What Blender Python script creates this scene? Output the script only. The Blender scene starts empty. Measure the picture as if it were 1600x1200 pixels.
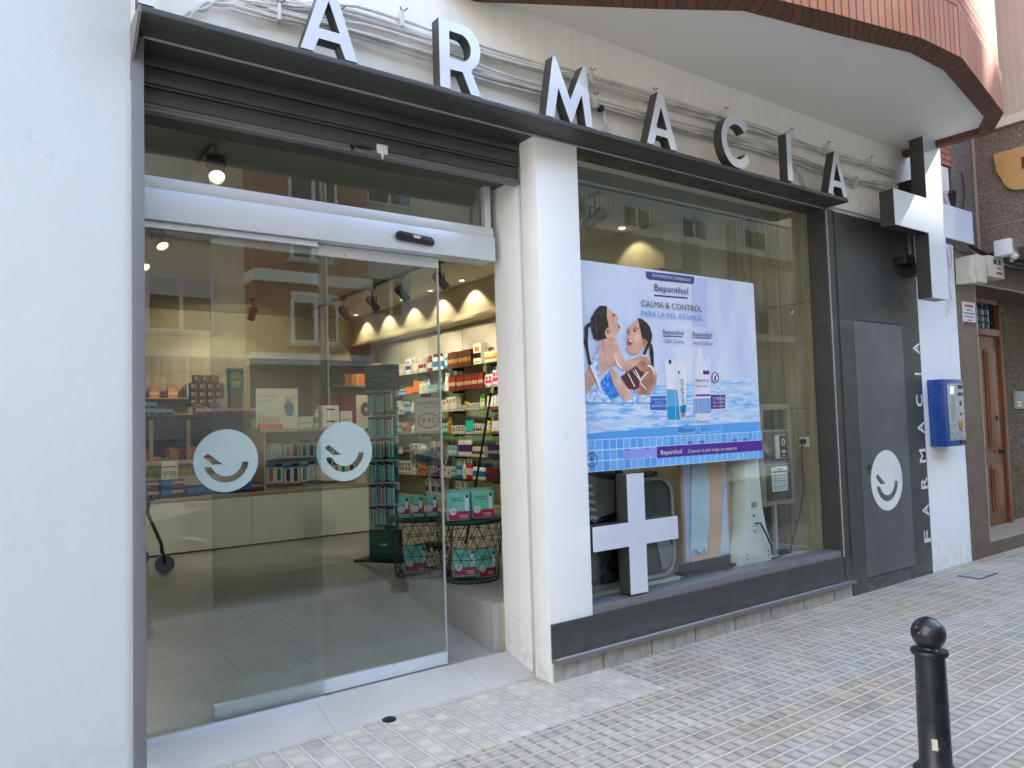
import bpy, bmesh, math, random
from mathutils import Vector, Matrix
from mathutils.geometry import tessellate_polygon
random.seed(7)
SC = bpy.context.scene
COL = SC.collection
PI = math.pi
# ------------------------------------------------------------------ camera
cd = bpy.data.cameras.new('camera'); cam = bpy.data.objects.new('camera', cd); COL.objects.link(cam)
cd.sensor_width = 36.0; cd.lens = 26.24; cd.clip_start = 0.05; cd.clip_end = 400
R0 = Vector((0.812125, -0.582721, -0.029827)); R1 = Vector((0.006314, 0.059893, -0.998185)); R2 = Vector((0.58345, 0.810462, 0.05232))
mw = Matrix((R0, -R1, -R2)).transposed().to_4x4(); mw.translation = Vector((-2.70047, -3.44289, 1.5))
cam.matrix_world = mw
SC.camera = cam
# ------------------------------------------------------------------ world + sun
EL, AZ = math.radians(43), math.radians(20)
w = bpy.data.worlds.new('World'); SC.world = w; w.use_nodes = True
nt = w.node_tree; bg = nt.nodes['Background']
sky = nt.nodes.new('ShaderNodeTexSky'); sky.sky_type = 'NISHITA'; sky.sun_disc = False
sky.dust_density = 0.35; sky.air_density = 1.0; sky.ozone_density = 1.0; sky.sun_elevation = EL; sky.sun_rotation = math.radians(90) + AZ
nt.links.new(sky.outputs[0], bg.inputs[0]); bg.inputs[1].default_value = 0.15
sl = bpy.data.lights.new('sun', 'SUN'); sl.energy = 3.6; sl.angle = math.radians(0.5); sl.color = (1, .95, .87)
so = bpy.data.objects.new('sun', sl); COL.objects.link(so)
sdir = Vector((math.cos(EL) * math.cos(AZ), -math.cos(EL) * math.sin(AZ), math.sin(EL)))
so.rotation_euler = sdir.to_track_quat('Z', 'Y').to_euler(); so.location = (8, -8, 20)
SC.view_settings.view_transform = 'Standard'; SC.view_settings.look = 'None'
SC.view_settings.gamma = 1; SC.view_settings.exposure = 2.72
try:
    SC.cycles.max_bounces = 10; SC.cycles.transparent_max_bounces = 24; SC.cycles.caustics_reflective = False
    SC.cycles.caustics_refractive = False; SC.cycles.sample_clamp_indirect = 6; SC.cycles.use_denoising = True
except Exception: pass

# ------------------------------------------------------------------ materials
MATS = {}
class G:
    """tiny node-graph writer"""
    def __init__(s, name):
        s.m = bpy.data.materials.new(name); s.m.use_nodes = True; s.t = s.m.node_tree
        s.b = s.t.nodes['Principled BSDF']; s.out = s.t.nodes['Material Output']; MATS[name] = s.m
    def n(s, kind, **kw):
        x = s.t.nodes.new(kind)
        for k, v in kw.items(): setattr(x, k, v)
        return x
    def lk(s, a, b): s.t.links.new(a, b)
    def put(s, v, sock):
        if isinstance(v, (int, float)): sock.default_value = v
        elif isinstance(v, tuple): sock.default_value = v if len(v) == 4 or sock.type == 'VECTOR' else (*v, 1)
        else: s.lk(v, sock)
    def ma(s, op, a, b=0.0, c=0.0):
        x = s.n('ShaderNodeMath', operation=op); s.put(a, x.inputs[0]); s.put(b, x.inputs[1])
        if len(x.inputs) > 2: s.put(c, x.inputs[2])
        return x.outputs[0]
    def mix(s, f, a, b, mode='MIX'):
        x = s.n('ShaderNodeMix', data_type='RGBA', blend_type=mode); s.put(f, x.inputs[0]); s.put(a, x.inputs[6]); s.put(b, x.inputs[7]); return x.outputs[2]
    def coord(s, kind='Object'): return s.n('ShaderNodeTexCoord').outputs[kind]
    def wpos(s): return s.n('ShaderNodeNewGeometry').outputs['Position']
    def noise(s, vec, scale, detail=3, rough=.55):
        x = s.n('ShaderNodeTexNoise'); s.lk(vec, x.inputs['Vector']); x.inputs['Scale'].default_value = scale
        x.inputs['Detail'].default_value = detail; x.inputs['Roughness'].default_value = rough; return x.outputs[0]
    def mapv(s, vec, sc):
        x = s.n('ShaderNodeMapping'); s.lk(vec, x.inputs[0]); x.inputs['Scale'].default_value = sc; return x.outputs[0]
    def ramp(s, f, stops):
        x = s.n('ShaderNodeValToRGB'); s.lk(f, x.inputs[0]); e = x.color_ramp.elements
        while len(e) < len(stops): e.new(.5)
        for q, (p, c) in zip(e, stops): q.position = p; q.color = (*c, 1) if len(c) == 3 else c
        return x.outputs[0]
    def rng(s, v, a, b, c, d):
        x = s.n('ShaderNodeMapRange'); s.put(v, x.inputs[0])
        for i, q in enumerate((a, b, c, d)): x.inputs[i + 1].default_value = q
        return x.outputs[0]
    def bump(s, h, strength=.3, dist=.01):
        x = s.n('ShaderNodeBump'); s.lk(h, x.inputs['Height']); x.inputs['Strength'].default_value = strength; x.inputs['Distance'].default_value = dist
        s.lk(x.outputs[0], s.b.inputs['Normal'])
    def fin(s, col, rough=.5, metal=0.0, coat=0.0):
        s.put(col, s.b.inputs['Base Color']); s.put(rough, s.b.inputs['Roughness']); s.b.inputs['Metallic'].default_value = metal
        s.b.inputs['Coat Weight'].default_value = coat; return s.m

def plain(name, col, rough=.5, metal=0.0, var=.08, scale=6, bump=0.0, bs=200, coat=0.0):
    g = G(name); p = g.wpos()
    f = g.noise(p, scale, 4)
    c = g.mix(g.rng(f, .3, .7, 0, 1), tuple(v * (1 - var) for v in col), tuple(min(1, v * (1 + var)) for v in col))
    r = g.rng(g.noise(p, scale * 3, 2), .3, .7, max(.02, rough - .06), min(1, rough + .06))
    if bump: g.bump(g.noise(p, bs, 3), bump, .002)
    return g.fin(c, r, metal, coat)

def glassm(name, tint, f0=.05, rough=0.0):
    g = G(name); t = g.t; t.nodes.remove(g.b)
    geo = g.n('ShaderNodeNewGeometry')
    d = g.n('ShaderNodeVectorMath', operation='DOT_PRODUCT'); g.lk(geo.outputs['Normal'], d.inputs[0]); g.lk(geo.outputs['Incoming'], d.inputs[1])
    c = g.ma('SUBTRACT', 1.0, g.ma('ABSOLUTE', d.outputs['Value']))
    fr = g.ma('ADD', f0, g.ma('MULTIPLY', 1 - f0, g.ma('POWER', c, 5.0)))
    tr = g.n('ShaderNodeBsdfTransparent'); tr.inputs[0].default_value = (*tint, 1)
    gl = g.n('ShaderNodeBsdfGlossy'); gl.inputs['Roughness'].default_value = rough; gl.inputs[0].default_value = (1, 1, 1, 1)
    mx = g.n('ShaderNodeMixShader'); g.lk(fr, mx.inputs[0]); g.lk(tr.outputs[0], mx.inputs[1]); g.lk(gl.outputs[0], mx.inputs[2])
    g.lk(mx.outputs[0], g.out.inputs[0]); return g.m

def emit(name, col, st):
    g = G(name); g.fin((.8, .8, .8), .4); g.b.inputs['Emission Color'].default_value = (*col, 1); g.b.inputs['Emission Strength'].default_value = st

# plaster
def plaster(name, col, st=.25):
    g = G(name); p = g.wpos()
    n1 = g.noise(p, 1.3, 5); n2 = g.noise(p, 22, 4); n3 = g.noise(p, 120, 2)
    c = g.mix(g.rng(n1, .35, .7, 0, 1), tuple(v * .95 for v in col), col)
    spot = g.rng(g.noise(p, 9, 2), .70, .76, 0, .25)
    c = g.mix(spot, c, tuple(v * .8 for v in col))
    s_ = g.n('ShaderNodeSeparateXYZ'); g.lk(p, s_.inputs[0]); zz = s_.outputs[2]
    splash = g.ma('MULTIPLY', g.rng(zz, .02, .42, 1, 0), g.rng(g.noise(p, 14, 5, .7), .40, .62, 0, .55)); c = g.mix(splash, c, tuple(v * q for v, q in zip(col, (.62, .58, .52))))
    scuff = g.ma('MULTIPLY', g.rng(g.noise(g.mapv(p, (9, 9, 2.5)), 3.0, 5, .75), .60, .70, 0, .30), g.rng(zz, 1.0, 2.2, 1, .3)); c = g.mix(scuff, c, tuple(v * .82 for v in col))
    vo = g.n('ShaderNodeTexVoronoi', feature='DISTANCE_TO_EDGE'); wv = g.n('ShaderNodeVectorMath', operation='ADD'); nz = g.n('ShaderNodeTexNoise'); g.lk(p, nz.inputs['Vector']); nz.inputs['Scale'].default_value = 5
    g.lk(p, wv.inputs[0]); g.lk(nz.outputs['Color'], wv.inputs[1]); g.lk(wv.outputs[0], vo.inputs['Vector']); vo.inputs['Scale'].default_value = .9
    crack = g.ma('MULTIPLY', g.ma('LESS_THAN', vo.outputs['Distance'], .0022), g.rng(g.noise(p, .9, 2), .56, .62, 0, .35)); c = g.mix(crack, c, tuple(v * .45 for v in col))
    h = g.ma('ADD', g.ma('MULTIPLY', n2, .6), g.ma('MULTIPLY', n3, .35))
    g.bump(h, st, .006); return g.fin(c, .75)
plaster('white_plaster', (.90, .91, .92)); plaster('dimmed_plaster', (.55, .595, .63), .6); plaster('soffit_plaster', (.80, .78, .73), .15)  # left wall's white is darkened in its colour to offset too strong light
# stained wall above the ledge
g = G('stained_plaster'); p = g.wpos()
sx = g.n('ShaderNodeSeparateXYZ'); g.lk(p, sx.inputs[0])
drip = g.noise(g.mapv(p, (6, 6, .7)), 2.2, 4)
c = g.mix(g.rng(drip, .45, .8, 0, .55), (.86, .84, .79), (.74, .72, .66)); g.bump(g.noise(p, 30, 4), .2, .004); g.fin(c, .8)
plain('frame_grey', (.17, .17, .18), .4, .1, .05, 3)
plain('strip_grey', (.42, .42, .43), .35, .2, .03)
plain('shutter_grey', (.085, .083, .083), .38, .3, .12, 4)
plain('aluminium', (.66, .71, .76), .33, .35, .03, 2)
plain('white_gloss', (.62, .66, .74), .16, 0, .02, 2, 0, 200, .6)
plain('letter_side', (.045, .043, .042), .38, 0, .05)
plain('black_plastic', (.012, .012, .016), .28, 0, .1)
plain('black_metal', (.012, .012, .014), .4, .2, .1)
plain('white_laminate', (.74, .78, .75), .35, 0, .03)
plain('white_paint', (.72, .72, .70), .5)
plain('cream', (.66, .62, .50), .5, 0, .12, 12)
plain('steel', (.30, .26, .21), .32, .0, .10, 4, 0, 200, .35); plain('steel_dark', (.105, .088, .070), .30, .0, .12, 4, 0, 200, .4)
plain('cable_grey', (.62, .61, .57), .6, 0, .18, 8)
plain('cable_white', (.72, .72, .72), .45)
plain('cable_black', (.012, .012, .014), .45)
plain('beige_wall', (.60, .56, .45), .7)
plain('shop_white', (.62, .60, .53), .7, 0, .03)
plain('ceiling_white', (.42, .44, .43), .8, 0, .03)
plain('blue_paint', (.006, .055, .28), .3, 0, .1, 4, 0, 200, .4)
plain('silver_panel', (.42, .46, .42), .3, .3, .05)
plain('teal', (.03, .52, .45), .45); plain('green_sign', (.0, .10, .055), .4); plain('green_dark', (.0, .06, .035), .4)
plain('magenta', (.42, .01, .09), .45); plain('mint', (.16, .60, .50), .45, 0, .12, 20)
plain('rubber', (.02, .02, .022), .7); plain('tyre_blue', (.12, .16, .22), .5)
plain('dark_stone', (.10, .09, .08), .5)
for nm, c in {'navy': (.012, .022, .16), 'ink': (.02, .02, .05), 'skyblue': (.07, .28, .70), 'white': (.78, .78, .80), 'plum': (.10, .02, .16), 'purple': (.085, .02, .28), 'tab': (.055, .06, .26),
              'p_base': (.60, .68, .88), 'p_sky1': (.74, .78, .90), 'p_sky2': (.66, .74, .90), 'p_sky3': (.52, .57, .84), 'p_green': (.58, .64, .66), 'p_water1': (.42, .60, .86), 'p_water2': (.33, .56, .86), 'p_water3': (.56, .72, .92),
              'p_water4': (.10, .38, .82), 'p_foam': (.72, .80, .92), 'suit': (.03, .22, .72), 'suit2': (.06, .33, .85), 'swimsuit': (.10, .022, .03), 
              'skinl': (.72, .44, .36), 'glint': (.86, .86, .90), 'brow': (.05, .03, .03), 'lips': (.45, .06, .06), 'pack': (.84, .83, .88), 'packb': (.10, .42, .72), 'packt': (.0, .32, .60), 'packt2': (0, .3, .5),
              'capc': (.76, .72, .80), 'pump': (.80, .79, .88), 'pumpb': (.24, .38, .68), 'emblem': (.16, .12, .34), 'bubble': (.02, .16, .60), 'tile1': (.10, .36, .82), 'tile2': (.17, .46, .86), 'tile3': (.10, .14, .60), 'tile4': (.30, .34, .80), 'grout': (.55, .74, .90),
              'red': (.45, .02, .02), 'darkred': (.22, .01, .015), 'orange': (.75, .20, .02), 'yellow': (.75, .48, .03), 'lime': (.30, .55, .03), 'green': (.03, .30, .10), 'pinkm': (.60, .05, .18), 'pinkp': (.70, .45, .45), 'gold': (.36, .20, .05), 'brownh': (.12, .03, .015),
              'amber': (.40, .18, .02), 'flesh': (.50, .30, .20), 'pale': (.66, .64, .52), 'blue': (.02, .16, .42), 'lightblue': (.30, .55, .62), 'grey': (.30, .30, .31), 'darkgrey': (.05, .055, .055), 'skinp': (.60, .36, .25), 'skinp2': (.78, .52, .40), 'cloth': (.55, .74, .84), 'bwlight': (.22, .25, .25),
              'curtain': (.52, .50, .46), 'tan_sign': (.50, .34, .14), 'maroon': (.12, .015, .02), 'terracotta': (.40, .16, .10)}.items():
    plain(nm, c, .45, 0, .05, 14)
plain('tealb', (.02, .30, .30), .4)
emit('lamp_lens', (1, .80, .42), 1.1); emit('downlight_lens', (1, .86, .50), .25); emit('led_blue', (.25, .6, 1), 1.2)
glassm('door_glass', (.86, .885, .87), .065); glassm('shop_glass', (.93, .95, .93), .045); glassm('transom_glass', (.80, .84, .81), .075)
glassm('shelf_glass', (.62, .78, .70), .08); glassm('clear_acrylic', (.85, .88, .90), .08)
glassm('window_glass', (.25, .27, .28), .10)
g = G('decal_film'); g.fin(g.mix(g.rng(g.noise(g.wpos(), 5, 3), .3, .7, 0, 1), (.40, .50, .48), (.46, .56, .53)), .3)

def picture(name, stops, sx, sz, sc=1.0, det=4):
    g = G(name); p = g.wpos(); f = g.noise(g.mapv(p, (sx, 1, sz)), sc, det, .6); return g.fin(g.ramp(f, stops), .35)
picture('p_water', [(.30, (.10, .36, .78)), (.42, (.30, .56, .88)), (.52, (.50, .68, .92)), (.62, (.74, .82, .93)), (.74, (.40, .60, .88))], 7, 42, 1.0)
picture('p_water_far', [(.30, (.36, .55, .82)), (.5, (.56, .70, .90)), (.68, (.76, .82, .92))], 5, 34, 1.0)
picture('p_backdrop', [(.30, (.50, .60, .84)), (.48, (.62, .70, .89)), (.62, (.74, .78, .90)), (.75, (.66, .70, .74))], 3.2, 1.1, 1.0, 3)
picture('p_splash', [(.38, (.12, .42, .82)), (.5, (.50, .68, .92)), (.58, (.84, .88, .94)), (.70, (.34, .58, .88))], 26, 34, 1.0, 5)
picture('p_suit', [(.40, (.015, .14, .60)), (.55, (.04, .28, .82)), (.66, (.30, .56, .92))], 40, 40, 1.0)
for nm_, c_ in (('skin1', (.74, .42, .31)), ('skin2', (.70, .42, .33)), ('skin3', (.60, .29, .20)), ('skin4', (.46, .21, .14))):
    picture(nm_, [(.33, tuple(v * .82 for v in c_)), (.5, c_), (.66, tuple(min(1, v * 1.12 + .04) for v in c_))], 9, 9, 1.0, 3)
picture('hair', [(.4, (.012, .008, .010)), (.62, (.05, .03, .03)), (.75, (.16, .11, .11))], 50, 14, 1.0, 3)
def dusty(name, col, rough, z1=.28):
    g = G(name); p = g.wpos(); s_ = g.n('ShaderNodeSeparateXYZ'); g.lk(p, s_.inputs[0]); f = g.noise(p, 3, 5)
    c = g.mix(g.rng(f, .3, .7, 0, 1), tuple(v * .88 for v in col), tuple(v * 1.14 for v in col))
    d = g.ma('MULTIPLY', g.rng(s_.outputs[2], .03, z1, 1, .0), g.rng(g.noise(g.mapv(p, (3, 3, 9)), 2.2, 6, .75), .40, .66, 0, .32)); c = g.mix(d, c, (.34, .33, .31))
    sm = g.rng(g.noise(g.mapv(p, (2.5, 2.5, 7)), 2.0, 6, .8), .56, .72, 0, .14); c = g.mix(sm, c, (.30, .30, .30))
    r = g.rng(g.noise(p, 7, 4), .3, .7, rough - .08, rough + .10); return g.fin(c, r)
dusty('graphite', (.047, .048, .046), .42); dusty('graphite_light', (.094, .098, .102), .42)
g = G('bollard_paint'); p = g.wpos(); v = g.n('ShaderNodeTexVoronoi'); g.lk(p, v.inputs['Vector']); v.inputs['Scale'].default_value = 34
sp = g.ma('MULTIPLY', g.ma('LESS_THAN', v.outputs['Distance'], .16), g.ma('GREATER_THAN', g.noise(p, 16, 3), .60))
c = g.mix(sp, g.mix(g.rng(g.noise(p, 18, 4), .35, .7, 0, 1), (.010, .013, .018), (.022, .026, .030)), (.35, .36, .36)); g.bump(g.noise(p, 70, 3), .2, .002)
g.fin(c, g.rng(g.noise(p, 9, 4), .3, .7, .22, .48), 0, .25)
# wood
def wood(name, c1, c2, axis='z', sc=1.0, rough=.5, seam=0):
    g = G(name); p = g.wpos()
    v = (14 * sc, 14 * sc, .9 * sc) if axis == 'z' else (.9 * sc, 14 * sc, 14 * sc)
    f = g.noise(g.mapv(p, v), 1.6, 6, .65); f2 = g.noise(g.mapv(p, tuple(q * 3 for q in v)), 2.5, 3)
    k = g.ma('ADD', g.ma('MULTIPLY', f, .75), g.ma('MULTIPLY', f2, .25))
    c = g.ramp(k, [(.34, c1), (.62, c2)]); g.bump(k, .12, .002)
    return g.fin(c, rough)
wood('oak_panel', (.27, .225, .155), (.47, .41, .29)); wood('oak_light', (.34, .29, .20), (.46, .40, .29)); wood('door_wood', (.11, .032, .010), (.27, .095, .035), 'z', 1.3, .4); wood('pine', (.42, .30, .17), (.56, .42, .26))

# floor tiles (large porcelain)
g = G('shop_tile'); p = g.wpos(); s = g.n('ShaderNodeSeparateXYZ'); g.lk(p, s.inputs[0])
def edge(g, v, pitch, off, wd):
    q = g.ma('FRACT', g.ma('MULTIPLY', g.ma('ADD', v, off), 1 / pitch)); q = g.ma('MINIMUM', q, g.ma('SUBTRACT', 1.0, q)); return g.ma('LESS_THAN', g.ma('MULTIPLY', q, pitch), wd)
e = g.ma('MAXIMUM', edge(g, s.outputs[0], .9, .35, .0025), edge(g, s.outputs[1], .6, .12, .0025))
c = g.mix(g.rng(g.noise(p, 3, 5), .3, .7, 0, 1), (.30, .30, .285), (.40, .395, .37)); c = g.mix(g.ma('MULTIPLY', e, .5), c, (.16, .155, .15)); g.fin(c, .38)

g = G('threshold_tile'); p = g.wpos(); s = g.n('ShaderNodeSeparateXYZ'); g.lk(p, s.inputs[0]); e = edge(g, s.outputs[0], .9, .35, .002)
c = g.mix(g.rng(g.noise(p, 2.5, 5), .3, .7, 0, 1), (.52, .49, .45), (.62, .59, .54)); g.fin(g.mix(g.ma('MULTIPLY', e, .6), c, (.2, .2, .19)), .5)
# paving
g = G('paving'); p = g.wpos()
wob = g.n('ShaderNodeVectorMath', operation='ADD'); nn = g.n('ShaderNodeTexNoise'); g.lk(p, nn.inputs['Vector']); nn.inputs['Scale'].default_value = 9
sc_ = g.n('ShaderNodeVectorMath', operation='SCALE'); sub = g.n('ShaderNodeVectorMath', operation='SUBTRACT'); g.lk(nn.outputs['Color'], sub.inputs[0]); sub.inputs[1].default_value = (.5, .5, .5)
g.lk(sub.outputs[0], sc_.inputs[0]); sc_.inputs['Scale'].default_value = .010; g.lk(p, wob.inputs[0]); g.lk(sc_.outputs[0], wob.inputs[1])
s = g.n('ShaderNodeSeparateXYZ'); g.lk(wob.outputs[0], s.inputs[0]); X, Y = s.outputs[0], s.outputs[1]
s0 = g.n('ShaderNodeSeparateXYZ'); g.lk(p, s0.inputs[0]); 
# big-square tiles near the door
zoneA = g.ma('MULTIPLY', g.ma('GREATER_THAN', Y, -.47), g.ma('LESS_THAN', X, .43))
zoneA = g.ma('MULTIPLY', zoneA, g.ma('GREATER_THAN', X, -6.0))
pit = g.ma('ADD', .078, g.ma('MULTIPLY', zoneA, .029))
def cell(v, off):
    u = g.ma('DIVIDE', g.ma('ADD', v, off), pit); f = g.ma('FRACT', u); d = g.ma('MULTIPLY', g.ma('MINIMUM', f, g.ma('SUBTRACT', 1.0, f)), pit); return g.ma('FLOOR', u), d
iu, du = cell(X, 10.0); iv, dv = cell(Y, 10.02)
cb = g.n('ShaderNodeCombineXYZ'); g.lk(iu, cb.inputs[0]); g.lk(iv, cb.inputs[1]); wn = g.n('ShaderNodeTexWhiteNoise', noise_dimensions='2D'); g.lk(cb.outputs[0], wn.inputs['Vector'])
cb2 = g.n('ShaderNodeCombineXYZ'); g.lk(g.ma('FLOOR', g.ma('MULTIPLY', iu, .34)), cb2.inputs[0]); g.lk(g.ma('FLOOR', g.ma('MULTIPLY', iv, .34)), cb2.inputs[1]); wn2 = g.n('ShaderNodeTexWhiteNoise', noise_dimensions='2D'); g.lk(cb2.outputs[0], wn2.inputs['Vector'])
band = g.noise(g.mapv(p, (.35, 1.7, 1)), 1.0, 3)
base = g.mix(g.rng(band, .42, .60, 0, 1), (.57, .51, .405), (.53, .45, .335))
tan = g.ma('MULTIPLY', g.ma('GREATER_THAN', wn2.outputs[0], .55), g.rng(band, .50, .62, 0, .65))
base = g.mix(tan, base, (.43, .36, .27))
blu = g.ma('MULTIPLY', g.ma('LESS_THAN', wn2.outputs[0], .12), .6)
base = g.mix(blu, base, (.49, .47, .42))
bandT = g.ma('MULTIPLY', g.rng(Y, -1.75, -1.55, 0, 1), g.rng(Y, -1.15, -.95, 1, 0)); base = g.mix(g.ma('MULTIPLY', bandT, g.rng(g.noise(p, 1.1, 3), .42, .62, 0, .75)), base, (.52, .41, .27))
base = g.mix(g.ma('MULTIPLY', zoneA, .8), base, (.68, .625, .52))
shade = g.rng(wn.outputs[0], 0, 1, .90, 1.08)
vm = g.n('ShaderNodeVectorMath', operation='SCALE'); g.lk(base, vm.inputs[0]); g.lk(shade, vm.inputs['Scale']); base = vm.outputs[0]
grime = g.rng(g.noise(p, 5, 5), .35, .7, .80, 1.08); vm = g.n('ShaderNodeVectorMath', operation='SCALE'); g.lk(base, vm.inputs[0]); g.lk(grime, vm.inputs['Scale']); base = vm.outputs[0]
edgeA = g.rng(g.ma('MINIMUM', du, dv), .004, .028, .74, 1.02); vm = g.n('ShaderNodeVectorMath', operation='SCALE'); g.lk(base, vm.inputs[0]); g.lk(edgeA, vm.inputs['Scale']); base = vm.outputs[0]
gum = g.n('ShaderNodeTexVoronoi'); g.lk(p, gum.inputs['Vector']); gum.inputs['Scale'].default_value = 2.3
spots = g.ma('MULTIPLY', g.ma('LESS_THAN', gum.outputs['Distance'], .045), .55); base = g.mix(spots, base, (.16, .155, .15))
stain = g.rng(g.noise(p, 1.7, 6, .7), .54, .72, 0, .35); base = g.mix(stain, base, (.27, .25, .22))
mj = g.noise(p, 7, 3)
wr = g.ma('ADD', .0030, g.ma('MULTIPLY', mj, .0042))
rowm = g.ma('LESS_THAN', dv, wr); colm = g.ma('LESS_THAN', du, g.ma('MULTIPLY', wr, g.ma('ADD', .62, g.ma('MULTIPLY', zoneA, .35))))
lightm = g.rng(mj, .30, .50, .55, .95)
cm = g.mix(g.ma('MAXIMUM', zoneA, g.rng(mj, .52, .66, 0, .8)), (.17, .17, .165), (.66, .65, .61))
base = g.mix(colm, base, cm)
base = g.mix(rowm, base, g.mix(lightm, (.34, .33, .31), (.64, .625, .58)))
h = g.ma('MULTIPLY', g.ma('MINIMUM', g.ma('MINIMUM', du, dv), .007), 120.0)
h = g.ma('ADD', h, g.ma('MULTIPLY', g.noise(p, 160, 2), .25)); g.bump(h, .55, .005); g.fin(base, .62)
plain('kerb_stone', (.36, .36, .35), .7, 0, .15, 8, .3, 90)
plain('asphalt', (.24, .235, .225), .85, 0, .25, 30, .6, 180)
# plinth tile strip (vertical joints)
g = G('plinth_tile'); p = g.wpos(); s = g.n('ShaderNodeSeparateXYZ'); g.lk(p, s.inputs[0])
e1 = edge(g, s.outputs[0], .104, .02, .003); e2 = edge(g, s.outputs[0], .416, .02, .006)
c = g.mix(g.rng(g.noise(p, 14, 4), .3, .7, 0, 1), (.30, .28, .25), (.46, .44, .40)); c = g.mix(g.ma('MULTIPLY', e1, .6), c, (.20, .19, .17)); c = g.mix(e2, c, (.14, .13, .12)); g.fin(c, .7)

# brick: UV in metres
def brickm(name, c1, c2, mort, bw=.25, rh=.062):
    g = G(name); uv = g.coord('UV'); b = g.n('ShaderNodeTexBrick'); g.lk(uv, b.inputs['Vector'])
    b.inputs['Color1'].default_value = (*c1, 1); b.inputs['Color2'].default_value = (*c2, 1); b.inputs['Mortar'].default_value = (*mort, 1)
    b.inputs['Scale'].default_value = 1; b.inputs['Mortar Size'].default_value = .007; b.inputs['Brick Width'].default_value = bw; b.inputs['Row Height'].default_value = rh; b.inputs['Bias'].default_value = 0
    n = g.noise(g.wpos(), 11, 4); c = g.mix(g.rng(n, .35, .7, 0, .35), b.outputs[0], tuple(v * .6 for v in c1))
    bp = g.ma('SUBTRACT', 1.0, b.outputs[1]); g.bump(g.ma('ADD', bp, g.ma('MULTIPLY', g.noise(g.wpos(), 90, 3), .15)), .7, .006); return g.fin(c, .8)
brickm('brick', (.52, .21, .115), (.42, .155, .08), (.07, .045, .03)); brickm('brick_soldier', (.54, .225, .125), (.44, .165, .088), (.09, .06, .04), 2.0, .064)
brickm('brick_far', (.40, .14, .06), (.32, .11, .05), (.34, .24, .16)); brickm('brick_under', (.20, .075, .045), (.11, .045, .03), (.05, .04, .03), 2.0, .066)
# pebble stone
def pebble(name, cols, sc):
    g = G(name); p = g.wpos(); v = g.n('ShaderNodeTexVoronoi'); g.lk(p, v.inputs['Vector']); v.inputs['Scale'].default_value = sc
    s = g.n('ShaderNodeSeparateColor'); g.lk(v.outputs['Color'], s.inputs[0]); c = g.ramp(s.outputs[0], cols)
    c = g.mix(g.rng(g.noise(p, 2, 3), .3, .7, 0, .3), c, tuple(q * .7 for q in cols[0][1])); g.bump(v.outputs['Distance'], .5, .01); return g.fin(c, .75)
pebble('pebble_grey', [(.0, (.11, .095, .085)), (.35, (.17, .15, .13)), (.7, (.22, .195, .17)), (1, (.32, .29, .26))], 85)
pebble('pebble_brown', [(.0, (.05, .032, .02)), (.4, (.11, .075, .045)), (.75, (.19, .135, .08)), (1, (.28, .21, .13))], 60)
g = G('brown_stone'); p = g.wpos(); c = g.ramp(g.noise(p, 5, 6, .7), [(.3, (.085, .052, .035)), (.55, (.135, .088, .062)), (.75, (.20, .135, .09))]); g.bump(g.noise(p, 60, 3), .1, .002); g.fin(c, .35)
plain('trim_beige', (.42, .37, .30), .5); plain('far_cream', (.68, .62, .46), .85, 0, .08, 1.2); plain('far_cream_pale', (.50, .49, .45), .85, 0, .08, 1.2); plain('far_white', (.66, .66, .62), .8); plain('far_grey', (.36, .37, .37), .8)
plain('blind', (.50, .51, .50), .7); plain('car_paint', (.10, .105, .115), .2, .3, .03, 2, 0, 200, 1.0); plain('alloy', (.45, .45, .46), .3, .8); plain('car_paint_blue', (.05, .07, .11), .2, .3, .03, 2, 0, 200, 1.0)
plain('leaf', (.10, .22, .02), .6, 0, .4, 30); plain('leaf_tip', (.42, .45, .05), .6, 0, .3, 30)
M = MATS

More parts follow.
